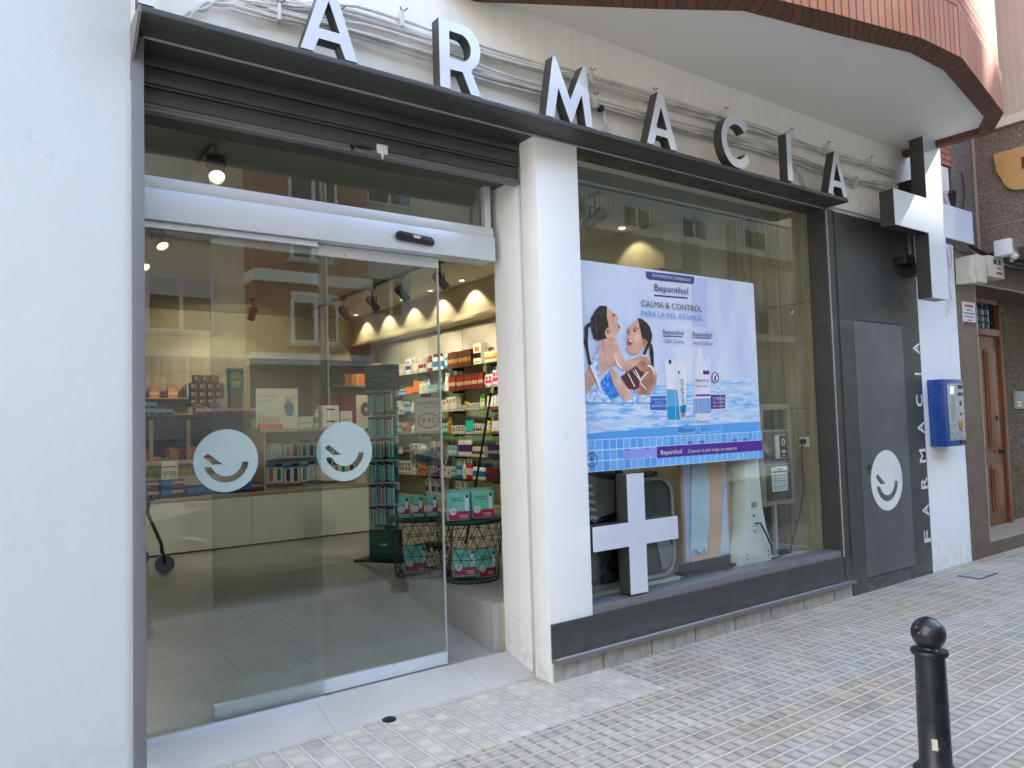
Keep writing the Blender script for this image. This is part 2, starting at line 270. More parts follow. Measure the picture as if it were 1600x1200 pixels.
# ------------------------------------------------------------------ mesh builder
class MB:
    def __init__(s): s.v = []; s.f = []; s.m = []; s.uv = {}; s.mats = []
    def mi(s, name):
        if name not in s.mats: s.mats.append(name)
        return s.mats.index(name)
    def face(s, pts, m, uv=None):
        b = len(s.v); s.v += [tuple(p) for p in pts]; s.f.append(tuple(range(b, b + len(pts)))); s.m.append(s.mi(m))
        if uv: s.uv[len(s.f) - 1] = uv
    def add(s, vs, fs, m):
        b = len(s.v); s.v += [tuple(p) for p in vs]; k = s.mi(m)
        for f in fs: s.f.append(tuple(b + i for i in f)); s.m.append(k)
    def box(s, x0, x1, y0, y1, z0, z1, m, top=None, front=None):
        vs = [(x0, y0, z0), (x1, y0, z0), (x1, y1, z0), (x0, y1, z0), (x0, y0, z1), (x1, y0, z1), (x1, y1, z1), (x0, y1, z1)]
        s.add(vs, [(0, 3, 2, 1), (2, 3, 7, 6), (3, 0, 4, 7), (1, 2, 6, 5)], m); b = len(s.v) - 8
        s.f.append((b + 4, b + 5, b + 6, b + 7)); s.m.append(s.mi(top or m)); s.f.append((b, b + 1, b + 5, b + 4)); s.m.append(s.mi(front or m)); return s
    def xf(s, vs, M4): return [tuple(M4 @ Vector(v)) for v in vs]
    def prism(s, loops, a0, a1, m, plane='xz', side=None, M4=None):
        """filled outline (first loop) with holes, extruded from a0 (front) to a1"""
        L = [[Vector((p[0], p[1], 0)) for p in l] for l in loops]; tri = tessellate_polygon(L); flat = [p for l in loops for p in l]
        def put(p, a): 
            q = (p[0], a, p[1]) if plane == 'xz' else ((p[0], p[1], a) if plane == 'xy' else (a, p[0], p[1]))
            return tuple(M4 @ Vector(q)) if M4 else q
        n = len(flat)
        s.add([put(p, a0) for p in flat], tri, m)
        s.add([put(p, a1) for p in flat], [t[::-1] for t in tri], m if side is None else side)
        for l in loops:
            k = len(l); vs = [put(p, a0) for p in l] + [put(p, a1) for p in l]
            s.add(vs, [(i, (i + 1) % k, (i + 1) % k + k, i + k) for i in range(k)], side or m)
        return s
    def tube(s, pts, r, m, n=6, cap=True):
        pts = [Vector(p) for p in pts]; k = len(pts); rr = r if isinstance(r, (list, tuple)) else [r] * k; rings = []; up = None
        for i, p in enumerate(pts):
            d = (pts[min(i + 1, k - 1)] - pts[max(i - 1, 0)]).normalized()
            if up is None: up = Vector((0, 0, 1)) if abs(d.z) < .9 else Vector((1, 0, 0))
            a = d.cross(up).normalized(); b = a.cross(d); up = b
            rings.append([p + (a * math.cos(t) + b * math.sin(t)) * rr[i] for t in [2 * PI * j / n for j in range(n)]])
        vs = [v for r_ in rings for v in r_]; fs = [(i * n + j, i * n + (j + 1) % n, (i + 1) * n + (j + 1) % n, (i + 1) * n + j) for i in range(k - 1) for j in range(n)]
        if cap: fs += [tuple(range(n))[::-1], tuple(range((k - 1) * n, k * n))]
        s.add(vs, fs, m); return s
    def lathe(s, prof, c, m, n=20, axis='z', ms=None, M4=None):
        """prof: (r, h) list; ms optional material per segment"""
        cx, cy, cz = c; vs = []
        for r, h in prof:
            for j in range(n):
                t = 2 * PI * j / n; a, b = r * math.cos(t), r * math.sin(t)
                q = (cx + a, cy + b, cz + h) if axis == 'z' else ((cx + a, cy + h, cz + b) if axis == 'y' else (cx + h, cy + a, cz + b))
                vs.append(tuple(M4 @ Vector(q)) if M4 else q)
        b0 = len(s.v); s.v += vs
        for i in range(len(prof) - 1):
            k = s.mi(ms[i] if ms else m)
            for j in range(n): s.f.append((b0 + i * n + j, b0 + i * n + (j + 1) % n, b0 + (i + 1) * n + (j + 1) % n, b0 + (i + 1) * n + j)); s.m.append(k)
        if prof[0][0] > 1e-4: s.f.append(tuple(b0 + j for j in range(n))[::-1]); s.m.append(s.mi(ms[0] if ms else m))
        if prof[-1][0] > 1e-4: s.f.append(tuple(b0 + (len(prof) - 1) * n + j for j in range(n))); s.m.append(s.mi(ms[-1] if ms else m))
        return s
    def text(s, body, m, x0, x1, z0, hh, y0, y1=None, fn=None, bold=0.0):
        """lettering fitted to x0..x1 wide, cap height hh, standing in the xz plane at y0"""
        vs, fs = glyphs(body, bold); w = max(v[0] for v in vs); a = min(v[0] for v in vs); sx = (x1 - x0) / max(1e-6, w - a); sz = hh / CAP
        put = fn or (lambda u, v: (u, y0, v))
        s.add([put(x0 + (v[0] - a) * sx, z0 + v[1] * sz) for v in vs], fs, m); return s
    def build(s, name, parent=None, smooth=False, bev=0, origin=None, link=True):
        me = bpy.data.meshes.new(name); o3 = Vector(origin) if origin is not None else (Vector(parent['_w']) if parent and '_w' in parent else Vector((0, 0, 0)))
        me.from_pydata([tuple(Vector(v) - o3) for v in s.v], [], s.f)
        for nm in s.mats: me.materials.append(M[nm])
        for p_, k in zip(me.polygons, s.m): p_.material_index = k
        if s.uv:
            ul = me.uv_layers.new(name='UVMap')
            for i, uv in s.uv.items():
                for li, q in zip(me.polygons[i].loop_indices, uv): ul.data[li].uv = q
        bm = bmesh.new(); bm.from_mesh(me)
        if not s.uv: bmesh.ops.remove_doubles(bm, verts=bm.verts, dist=1e-5)
        bmesh.ops.recalc_face_normals(bm, faces=bm.faces)
        if bev:
            ed = [e for e in bm.edges if len(e.link_faces) == 2 and e.calc_face_angle(0) > .6]
            bmesh.ops.bevel(bm, geom=ed, offset=bev, segments=2, affect='EDGES', profile=.6)
        bm.to_mesh(me); bm.free()
        if smooth or bev:
            for p_ in me.polygons: p_.use_smooth = True
            me.set_sharp_from_angle(angle=math.radians(38))
        o = bpy.data.objects.new(name, me)
        if link: COL.objects.link(o)
        if parent: o.parent = parent; o['_w'] = tuple(parent['_w'])
        else: o.location = o3; o['_w'] = tuple(o3)
        return o
_gc = {}
def glyphs(body, bold=0.0):
    if (body, bold) in _gc: return _gc[(body, bold)]
    cu = bpy.data.curves.new('t', 'FONT'); cu.body = body; cu.offset = bold; cu.resolution_u = 3; o = bpy.data.objects.new('t', cu); me = o.to_mesh()
    r = ([tuple(v.co) for v in me.vertices], [tuple(p.vertices) for p in me.polygons]); o.to_mesh_clear(); bpy.data.objects.remove(o); bpy.data.curves.remove(cu); _gc[(body, bold)] = r; return r
CAP = max(v[1] for v in glyphs('H')[0])
def smooth(pts, n=6):
    P = [Vector(p) for p in pts]; P = [P[0] * 2 - P[1]] + P + [P[-1] * 2 - P[-2]]; out = []
    for i in range(1, len(P) - 2):
        for k in range(n):
            t = k / n; out.append(.5 * ((2 * P[i]) + (P[i + 1] - P[i - 1]) * t + (2 * P[i - 1] - 5 * P[i] + 4 * P[i + 1] - P[i + 2]) * t * t + (3 * P[i] - P[i - 1] - 3 * P[i + 1] + P[i + 2]) * t ** 3))
    return out + [P[-2]]
def thing(name, label, cat, loc=(0, 0, 0), group=None):
    o = bpy.data.objects.new(name, None); COL.objects.link(o); o.empty_display_size = .1; o.location = loc; o['_w'] = tuple(loc); return tag(o, label, cat, group)
def tag(o, label, cat, group=None):
    o['label'] = label; o['category'] = cat
    if group: o['group'] = group
    return o
def struct(o): o['kind'] = 'structure'; return o
def dup(root, loc, rz=None, label=None):
    r = root.copy(); COL.objects.link(r); r.location = loc
    if rz is not None: r.rotation_euler.z = rz
    if label: r['label'] = label
    for ch in list(root.children):
        c = ch.copy(); COL.objects.link(c); c.parent = r
        for gch in ch.children:
            d = gch.copy(); COL.objects.link(d); d.parent = c
    return r
def B(x0, x1, y0, y1, z0, z1, m, **k): return MB().box(x0, x1, y0, y1, z0, z1, m, **k)
def arc(cx, cz, r, a0, a1, n): return [(cx + r * math.cos(math.radians(a0 + (a1 - a0) * i / n)), cz + r * math.sin(math.radians(a0 + (a1 - a0) * i / n))) for i in range(n + 1)]
def rrect(x0, x1, z0, z1, r, n=5):
    return arc(x1 - r, z1 - r, r, 0, 90, n) + arc(x0 + r, z1 - r, r, 90, 180, n) + arc(x0 + r, z0 + r, r, 180, 270, n) + arc(x1 - r, z0 + r, r, 270, 360, n)
ART=[('p_sky2', 1, [(0.625, 2.516), (0.803, 2.518), (0.797, 2.078), (0.64, 2.07)]), ('p_sky3', 1, [(1.496, 2.512), (1.667, 2.518), (1.65, 2.153), (1.48, 2.153)]), ('p_water', 1, [(0.438, 1.701), (2.21, 1.789), (2.217, 1.381), (0.441, 1.374)]), ('p_water', 2, [(0.444, 1.655), (0.674, 1.686), (1.028, 1.637), (1.164, 1.553), (1.111, 1.464), (0.661, 1.428), (0.445, 1.45)]), ('p_water', 3, [(0.443, 1.587), (0.779, 1.615), (0.956, 1.581), (0.797, 1.543), (0.443, 1.518)]), ('p_water_far', 3, [(0.447, 1.488), (0.884, 1.509), (1.112, 1.48), (0.903, 1.445), (0.449, 1.435)]), ('p_water_far', 2, [(1.736, 1.731), (2.193, 1.761), (2.202, 1.677), (1.828, 1.669)]), ('p_water_far', 2, [(1.75, 1.536), (2.193, 1.557), (2.201, 1.473), (1.717, 1.449)]), ('p_splash', 3, [(0.445, 1.663), (0.549, 1.709), (0.566, 1.64), (0.483, 1.609)]), ('p_splash', 3, [(0.704, 1.631), (0.96, 1.67), (1.027, 1.621), (0.799, 1.591)]), ('p_water4', 3, [(0.443, 1.42), (1.11, 1.439), (2.215, 1.455), (2.209, 1.381), (1.349, 1.373), (0.446, 1.374)]), ('skin2', 4, [(0.54, 1.946), (0.559, 2.004), (0.638, 2.024), (0.719, 2.036), (0.751, 1.982), (0.793, 1.89), (0.768, 1.864), (0.664, 1.845), (0.559, 1.776), (0.456, 1.673), (0.44, 1.669), (0.44, 1.791), (0.498, 1.874)]), ('p_splash', 5, [(0.498, 1.874), (0.539, 1.929), (0.554, 2.004), (0.57, 2.001), (0.558, 1.876), (0.577, 1.793), (0.538, 1.801)]), ('p_suit', 5, [(0.563, 1.735), (0.651, 1.823), (0.75, 1.736), (0.735, 1.66), (0.653, 1.631), (0.586, 1.644)]), ('p_suit', 6, [(0.584, 1.71), (0.638, 1.777), (0.681, 1.736), (0.639, 1.685), (0.598, 1.656)]), ('swimsuit', 5, [(0.752, 1.783), (0.898, 1.858), (0.945, 1.824), (1.006, 1.834), (0.927, 1.716), (0.878, 1.698), (0.818, 1.703)]), ('skin3', 4, [(0.933, 1.941), (0.999, 1.93), (1.046, 1.887), (1.098, 1.8), (1.088, 1.738), (1.021, 1.659), (0.9, 1.668), (0.82, 1.737), (0.801, 1.822), (0.84, 1.882)]), ('skin4', 6, [(0.948, 1.885), (1.009, 1.886), (1.049, 1.826), (1.063, 1.747), (0.997, 1.673), (0.936, 1.668), (0.922, 1.737), (0.968, 1.807)]), ('skin1', 7, [(0.622, 2.032), (0.708, 2.044), (0.739, 1.977), (0.77, 1.906), (0.793, 1.885), (0.853, 1.904), (0.932, 1.936), (0.987, 1.925), (0.911, 1.871), (0.825, 1.831), (0.76, 1.825), (0.71, 1.862), (0.678, 1.904), (0.66, 1.878), (0.63, 1.861), (0.622, 1.915), (0.602, 1.973)]), ('skin2', 8, [(0.664, 1.845), (0.708, 1.82), (0.757, 1.753), (0.83, 1.698), (0.862, 1.634), (0.779, 1.622), (0.724, 1.677), (0.681, 1.744), (0.656, 1.811)]), ('skinl', 9, [(0.615, 2.015), (0.627, 2.015), (0.669, 1.962), (0.679, 1.925), (0.662, 1.92), (0.642, 1.974)]), ('skinl', 9, [(0.608, 1.973), (0.619, 1.973), (0.645, 1.932), (0.639, 1.915), (0.622, 1.927)]), ('glint', 10, [(0.696, 1.929), (0.705, 1.93), (0.734, 1.871), (0.767, 1.842), (0.758, 1.837), (0.722, 1.863)]), ('glint', 10, [(0.847, 1.908), (0.933, 1.939), (0.975, 1.936), (1.005, 1.921), (0.999, 1.917), (0.969, 1.928), (0.932, 1.931), (0.853, 1.902)]), ('hair', 10, [(0.506, 2.155), (0.547, 2.212), (0.587, 2.244), (0.632, 2.247), (0.655, 2.24), (0.663, 2.186), (0.661, 2.135), (0.665, 2.101), (0.633, 2.032), (0.527, 2.024), (0.508, 2.081)]), ('skin1', 11, [(0.649, 2.24), (0.682, 2.221), (0.71, 2.201), (0.739, 2.194), (0.743, 2.16), (0.738, 2.135), (0.764, 2.115), (0.76, 2.093), (0.714, 2.057), (0.707, 2.031), (0.644, 2.029), (0.623, 2.061), (0.63, 2.091), (0.66, 2.109), (0.646, 2.176)]), ('skin4', 12, [(0.63, 2.091), (0.651, 2.098), (0.67, 2.08), (0.657, 2.059), (0.635, 2.066)]), ('hair', 12, [(0.695, 2.194), (0.718, 2.192), (0.715, 2.18), (0.698, 2.183)]), ('lips', 12, [(0.738, 2.135), (0.762, 2.115), (0.757, 2.099), (0.741, 2.118)]), ('hair', 9, [(0.51, 2.135), (0.471, 2.12), (0.448, 2.078), (0.45, 2.021), (0.478, 2.022), (0.478, 2.088), (0.509, 2.114)]), ('hair', 9, [(0.449, 2.103), (0.481, 2.104), (0.482, 2.063), (0.475, 2.022), (0.475, 1.968), (0.497, 1.858), (0.475, 1.853), (0.456, 1.959), (0.439, 2.0), (0.449, 2.041)]), ('hair', 10, [(0.503, 2.105), (0.632, 2.112), (0.623, 2.045), (0.599, 2.023), (0.549, 2.016), (0.517, 2.052)]), ('skin1', 9, [(0.921, 2.171), (0.871, 2.142), (0.846, 2.119), (0.854, 2.098), (0.826, 2.071), (0.83, 2.036), (0.981, 2.043), (0.978, 2.104), (0.944, 2.154)]), ('skin1', 9, [(0.84, 2.123), (0.826, 2.075), (0.822, 2.045), (0.835, 2.019), (0.825, 1.993), (0.809, 1.971), (0.82, 1.95), (0.854, 1.934), (0.914, 1.936), (0.966, 1.985), (1.016, 2.013), (1.018, 2.044), (0.961, 2.129)]), ('hair', 10, [(0.928, 2.184), (0.976, 2.178), (1.024, 2.15), (1.053, 2.107), (1.062, 2.046), (0.963, 2.042), (0.953, 2.094), (0.938, 2.15)]), ('hair', 10, [(0.937, 2.128), (1.042, 2.133), (1.063, 2.077), (1.048, 2.019), (1.014, 1.974), (0.987, 1.934), (0.963, 1.942), (0.996, 1.991), (1.017, 2.027), (0.975, 2.042), (0.965, 2.081)]), ('hair', 8, [(1.035, 2.01), (1.06, 2.011), (1.072, 1.949), (1.069, 1.852), (1.045, 1.87), (1.031, 1.944)]), ('skin4', 11, [(0.972, 2.042), (0.999, 2.041), (1.007, 2.022), (0.979, 1.999), (0.967, 2.012)]), ('hair', 11, [(0.881, 2.103), (0.911, 2.1), (0.904, 2.087), (0.884, 2.09)]), ('brow', 11, [(0.879, 2.112), (0.912, 2.12), (0.933, 2.11), (0.93, 2.106), (0.909, 2.113), (0.881, 2.107)]), ('lips', 10, [(0.83, 2.041), (0.877, 2.021), (0.858, 1.999), (0.825, 1.991), (0.822, 2.019)]), ('glint', 11, [(0.839, 2.035), (0.871, 2.021), (0.859, 2.016), (0.838, 2.025)]), ('skin4', 10, [(0.824, 2.096), (0.843, 2.114), (0.851, 2.089), (0.846, 2.059), (0.826, 2.066)]), ('glint', 12, [(0.861, 1.827), (0.869, 1.827), (0.941, 1.755), (0.931, 1.75)]), ('glint', 12, [(0.812, 1.805), (0.821, 1.807), (0.879, 1.72), (0.87, 1.718)]), ('glint', 12, [(0.923, 1.768), (1.006, 1.825), (1.012, 1.82), (0.932, 1.759)]), ('glint', 12, [(0.928, 1.75), (0.987, 1.703), (0.98, 1.699), (0.922, 1.744)]), ('glint', 12, [(1.002, 1.869), (1.051, 1.861), (1.079, 1.8), (1.066, 1.8), (1.038, 1.847), (1.001, 1.858)]), ('glint', 12, [(0.48, 1.849), (0.497, 1.858), (0.559, 1.764), (0.577, 1.694), (0.561, 1.694), (0.531, 1.755)]), ('glint', 12, [(0.885, 1.84), (0.93, 1.781), (0.921, 1.777), (0.879, 1.836)]), ('p_splash', 11, [(0.44, 1.669), (0.578, 1.702), (0.653, 1.631), (0.779, 1.622), (0.875, 1.651), (1.021, 1.659), (1.019, 1.612), (0.44, 1.616)]), ('p_splash', 12, [(0.442, 1.661), (0.555, 1.681), (0.575, 1.648), (0.497, 1.62), (0.44, 1.624)]), ('pack', 5, [(1.183, 1.918), (1.28, 1.916), (1.311, 1.488), (1.185, 1.494)]), ('packb', 6, [(1.187, 1.703), (1.296, 1.697), (1.311, 1.488), (1.185, 1.494)]), ('packt', 6, [(1.186, 1.584), (1.303, 1.582), (1.311, 1.488), (1.185, 1.494)]), ('pack', 4, [(1.286, 1.893), (1.406, 1.896), (1.371, 1.487), (1.316, 1.488)]), ('packt', 5, [(1.315, 1.582), (1.383, 1.595), (1.379, 1.537), (1.319, 1.538)]), ('capc', 6, [(1.322, 1.538), (1.379, 1.537), (1.37, 1.483), (1.326, 1.484)]), ('navy', 7, [(1.213, 1.898), (1.234, 1.915), (1.249, 1.895), (1.231, 1.871)]), ('navy', 7, [(1.307, 1.822), (1.318, 1.836), (1.329, 1.822), (1.317, 1.805)]), ('pump', 5, [(1.525, 1.999), (1.58, 2.001), (1.586, 1.928), (1.654, 1.873), (1.642, 1.537), (1.46, 1.536), (1.476, 1.87), (1.51, 1.926)]), ('pump', 5, [(1.468, 1.995), (1.531, 1.999), (1.529, 1.982), (1.473, 1.981)]), ('pumpb', 6, [(1.465, 1.635), (1.647, 1.638), (1.644, 1.53), (1.46, 1.529)]), ('capc', 6, [(1.464, 1.529), (1.644, 1.53), (1.636, 1.481), (1.554, 1.474), (1.467, 1.485)]), ('purple', 7, [(1.483, 1.666), (1.646, 1.668), (1.645, 1.655), (1.482, 1.651)]), ('plum', 7, [(1.575, 1.838), (1.643, 1.841), (1.644, 1.813), (1.576, 1.81)]), ('p_sky1', 7, [(1.637, 1.964), (1.667, 1.909), (1.654, 1.873), (1.617, 1.872), (1.601, 1.907)]), ('emblem', 7, [(1.707, 1.835), (1.742, 1.818), (1.751, 1.79), (1.738, 1.758), (1.701, 1.746), (1.673, 1.757), (1.665, 1.789), (1.677, 1.821)]), ('glint', 8, [(1.706, 1.825), (1.73, 1.811), (1.737, 1.79), (1.727, 1.765), (1.702, 1.755), (1.681, 1.767), (1.678, 1.789), (1.687, 1.814)]), ('plum', 9, [(1.689, 1.789), (1.72, 1.814), (1.727, 1.804), (1.707, 1.782), (1.724, 1.768), (1.695, 1.761)]), ('glint', 3, [(1.013, 1.661), (1.185, 1.663), (1.179, 1.554), (1.007, 1.556)]), ('bubble', 4, [(1.022, 1.655), (1.18, 1.658), (1.179, 1.558), (1.017, 1.561)]), ('glint', 3, [(1.646, 1.669), (1.83, 1.669), (1.822, 1.554), (1.643, 1.554)]), ('purple', 4, [(1.651, 1.664), (1.819, 1.664), (1.812, 1.561), (1.648, 1.559)]), ('navy', 3, [(1.101, 2.357), (1.446, 2.364), (1.445, 2.353), (1.101, 2.347)]), ('navy', 3, [(1.171, 2.076), (1.377, 2.078), (1.377, 2.072), (1.17, 2.07)]), ('navy', 3, [(1.475, 2.077), (1.685, 2.081), (1.685, 2.075), (1.475, 2.071)]), ('tab', 4, [(1.028, 2.513), (1.525, 2.521), (1.522, 2.479), (1.506, 2.465), (1.05, 2.459), (1.03, 2.47)])]
TXT=[('Bepanthol', 'navy', 3, 1.099, 1.444, 2.384, 0.046), ('CALMA & CONTROL', 'ink', 3, 0.965, 1.585, 2.266, 0.041), ('PARA LA PIEL ATÓPICA', 'skyblue', 3, 0.961, 1.583, 2.2, 0.037), ('TRATAMIENTO COMBINADO', 'white', 5, 1.077, 1.475, 2.478, 0.021), ('Bepanthol', 'navy', 3, 1.165, 1.378, 2.087, 0.03), ('Calm Crema', 'navy', 3, 1.17, 1.377, 2.028, 0.025), ('Bepanthol', 'navy', 3, 1.473, 1.686, 2.088, 0.03), ('SensiControl', 'plum', 3, 1.472, 1.685, 2.027, 0.023), ('Bepanthol', 'white', 9, 1.094, 1.304, 1.255, 0.029), ('Cuando la piel exige un experto', 'white', 9, 1.37, 1.907, 1.255, 0.022), ('CALMA EL PICOR', 'white', 8, 1.022, 1.171, 1.626, 0.012), ('EN SOLO', 'white', 8, 1.058, 1.134, 1.605, 0.01), ('30 MINUTOS', 'white', 8, 1.024, 1.172, 1.58, 0.016), ('3 MESES', 'white', 8, 1.661, 1.797, 1.624, 0.022), ('PIEL ATÓPICA', 'white', 8, 1.659, 1.798, 1.598, 0.015), ('BAJO CONTROL', 'white', 8, 1.657, 1.798, 1.573, 0.013), ('Bepanthol', 'navy', 8, 1.481, 1.62, 1.759, 0.019), ('SensiControl', 'plum', 8, 1.479, 1.617, 1.718, 0.017)]
ROWS=[(2.25, [(3.922, 4.232, 0.112, 2, 'wo'), (4.279, 4.521, 0.23, 1, 'pat'), (4.555, 5.128, 0.168, 9, 'dg'), (5.143, 5.232, 0.173, 1, 'bb'), (5.3, 5.56, 0.186, 4, 'wn'), (5.589, 5.704, 0.18, 2, 'dr'), (5.714, 5.932, 0.173, 3, 'wr'), (5.942, 6.115, 0.195, 2, 'pb'), (6.137, 6.336, 0.188, 1, 'wb'), (6.38, 6.71, 0.132, 3, 'pb'), (7.275, 7.524, 0.204, 3, 'wp')]), (1.95, [(3.922, 4.074, 0.164, 2, 'rw'), (4.082, 4.224, 0.125, 2, 'rw'), (4.228, 4.278, 0.143, 1, 'bk'), (4.286, 5.116, 0.157, 13, 'rb'), (5.122, 5.215, 0.2, 2, 'wt'), (5.305, 5.434, 0.148, 3, 'gr'), (5.443, 5.67, 0.084, 2, 'lb'), (5.68, 5.748, 0.161, 1, 'wt'), (5.768, 5.946, 0.144, 3, 'wt'), (5.957, 6.161, 0.161, 3, 'ro'), (6.166, 6.351, 0.099, 4, 'ro'), (7.144, 7.412, 0.117, 4, 'wb')]), (1.68, [(3.922, 4.074, 0.131, 3, 'pk'), (4.096, 4.246, 0.129, 2, 'pk'), (4.281, 4.385, 0.144, 3, 'lg'), (4.408, 4.68, 0.073, 6, 'ws'), (4.762, 4.931, 0.044, 2, 'ws'), (4.688, 4.729, 0.096, 1, 'yl'), (5.89, 6.216, 0.155, 4, 'pw'), (6.258, 6.433, 0.149, 3, 'bb'), (6.45, 6.559, 0.06, 2, 'rw'), (7.156, 7.5, 0.128, 5, 'wo')]), (1.38, [(3.929, 4.141, 0.123, 4, 'pk'), (4.2, 4.337, 0.159, 1, 'yb'), (4.345, 4.533, 0.102, 4, 'wd'), (4.562, 4.744, 0.139, 5, 'tl'), (4.76, 5.075, 0.089, 8, 'ws'), (5.092, 5.18, 0.181, 2, 'am'), (6.272, 6.519, 0.149, 1, 'fb'), (5.944, 6.23, 0.126, 3, 'wt'), (7.243, 7.489, 0.064, 2, 'ws')]), (1.09, [(3.929, 4.215, 0.123, 4, 'nv'), (4.29, 4.58, 0.102, 4, 'fr'), (4.619, 4.934, 0.236, 5, 'tw'), (4.96, 5.195, 0.108, 5, 'lb'), (5.78, 5.988, 0.124, 4, 'wt'), (5.645, 5.751, 0.104, 2, 'lg'), (5.311, 5.532, 0.166, 1, 'fb'), (6.234, 6.489, 0.099, 2, 'nv')]), (0.8, [(3.926, 4.268, 0.115, 7, 'bk2'), (4.328, 4.61, 0.161, 4, 'wn'), (4.618, 4.756, 0.208, 2, 'rd'), (4.842, 4.991, 0.177, 3, 'bb'), (4.764, 4.831, 0.192, 1, 'wt'), (5.008, 5.121, 0.116, 3, 'gr'), (5.133, 5.191, 0.108, 1, 'rw'), (5.361, 5.435, 0.138, 1, 'tl'), (5.444, 5.584, 0.13, 2, 'pu'), (5.602, 5.775, 0.132, 2, 'gr'), (5.784, 6.002, 0.138, 3, 'or'), (6.012, 6.124, 0.116, 1, 'tl'), (6.134, 6.237, 0.117, 1, 'wt')])]

# ================================================================== SETTING
def S(name, mb, **k): return struct(mb.build(name, **k))
S('road', B(-60, 60, -60, 60, -.30, -.13, 'asphalt'))
S('pavement', B(-9, 14, -2.27, .15, -.128, 0, 'paving').box(-9, -2.17, .15, .3, -.128, 0, 'paving').box(.01, 14, .15, .3, -.128, 0, 'paving'))
S('kerb', B(-9, 14, -2.42, -2.272, -.128, -.004, 'kerb_stone'))
S('far_pavement', B(-30, 30, -12.4, -10.3, -.128, 0, 'paving'))
# ================================================================== PHARMACY BUILDING
PB = thing('shop_building', 'white plastered corner shop building with projecting orange brick bay above', 'building', (0, 0, 0))
m = B(-9, -2.172, 0, .35, -.1, 3.96, 'dimmed_plaster'); m.build('street_wall', PB)
m = B(-2.172, 5.33, .0, .35, 3.246, 3.96, 'stained_plaster'); m.build('sign_wall', PB)
m = B(4.5, 5.33, 0, .35, -.1, 3.246, 'white_plaster').box(3.16, 4.5, .03, .35, -.1, 3.246, 'white_plaster'); m.build('side_wall', PB)
m = B(0, .328, 0, .158, -.05, 3.213, 'white_plaster'); m.build('pillar', PB, bev=.004)
m = B(0, .30, .188, .466, .0, 3.2, 'white_plaster'); m.build('door_reveal', PB, bev=.003)
B(.03, .3, .158, .188, 0, 3.2, 'black_plastic').build('shutter_slot', PB)
inner = [(-.40, 0), (.55, -.52), (.99, -.78), (1.70, -.92), (2.38, -1.07), (2.86, -1.07), (4.11, -.84), (4.42, -.66), (4.40, -.33), (4.40, 0)]
outer = [(-.68, 0), (.42, -.63), (.90, -.93), (1.46, -1.06), (2.24, -1.21), (2.77, -1.23), (4.09, -.98), (4.51, -.73), (4.48, -.31), (4.48, 0)]
MB().prism([inner], 3.96, 4.0, 'soffit_plaster', plane='xy').build('bay_soffit', PB)
bay = MB()
def skirt(loop, z0, z1, m_, soldier=False, rev=False):
    u = 0
    for a, b in zip(loop[:-1], loop[1:]):
        L = math.dist(a, b); pts = [(*a, z0), (*b, z0), (*b, z1), (*a, z1)]
        uv = [(u, z0), (u + L, z0), (u + L, z1), (u, z1)]
        if soldier: uv = [(q[1] - z0 + .02, q[0]) for q in uv]
        bay.face(pts, m_, uv); u += L
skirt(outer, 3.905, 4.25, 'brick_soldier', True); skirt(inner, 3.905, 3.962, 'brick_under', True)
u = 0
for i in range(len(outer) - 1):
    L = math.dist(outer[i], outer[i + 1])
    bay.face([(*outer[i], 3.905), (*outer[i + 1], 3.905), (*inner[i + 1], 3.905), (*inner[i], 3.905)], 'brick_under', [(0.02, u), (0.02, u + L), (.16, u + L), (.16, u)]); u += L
def inset(loop, d):
    out = []
    for i, p in enumerate(loop):
        a = Vector(loop[max(0, i - 1)]); b = Vector(loop[min(len(loop) - 1, i + 1)]); t = (b - a).normalized(); nrm = Vector((-t.y, t.x)); out.append((p[0] + nrm.x * d, max(-9, min(0, p[1] + nrm.y * d)) if i in (0, len(loop) - 1) else p[1] + nrm.y * d))
    return out
up = inset(outer, .014); skirt(up, 4.25, 13, 'brick')
for a, b in zip(range(len(outer) - 1), range(1, len(outer))):
    bay.face([(*outer[a], 4.25), (*outer[b], 4.25), (*up[b], 4.25), (*up[a], 4.25)], 'brick', [(0, 0), (1, 0), (1, .1), (0, .1)])
bay.face([(*p, 13) for p in outer], 'brick', [(0, 0)] * len(outer))
bay.build('brick_bay', PB)
m = MB(); 
for (x0, x1, z0, z1, y) in ((-9, 5.38, 3.975, 14, .0),):
    m.face([(x0, -.012, z0), (x1, -.012, z0), (x1, -.012, z1), (x0, -.012, z1)], 'brick', [(x0, z0), (x1, z0), (x1, z1), (x0, z1)])
    m.face([(x1, -.012, z0), (x1, .4, z0), (x1, .4, z1), (x1, -.012, z1)], 'brick', [(0, z0), (.4, z0), (.4, z1), (0, z1)])
    m.face([(x0, .4, z0), (x1, .4, z0), (x1, .4, z1), (x0, .4, z1)], 'brick', [(0, 0), (1, 0), (1, 1), (0, 1)]); m.face([(x0, -.012, z1), (x1, -.012, z1), (x1, .4, z1), (x0, .4, z1)], 'brick', [(0, 0)] * 4); m.face([(x0, -.012, z0), (x1, -.012, z0), (x1, .4, z0), (x0, .4, z0)], 'brick', [(0, 0), (2, 0), (2, .1), (0, .1)])
m.build('upper_wall', PB)
# plinth strip, cladding
B(.012, 3.158, -.004, .03, -.05, .112, 'plinth_tile').build('plinth', PB)
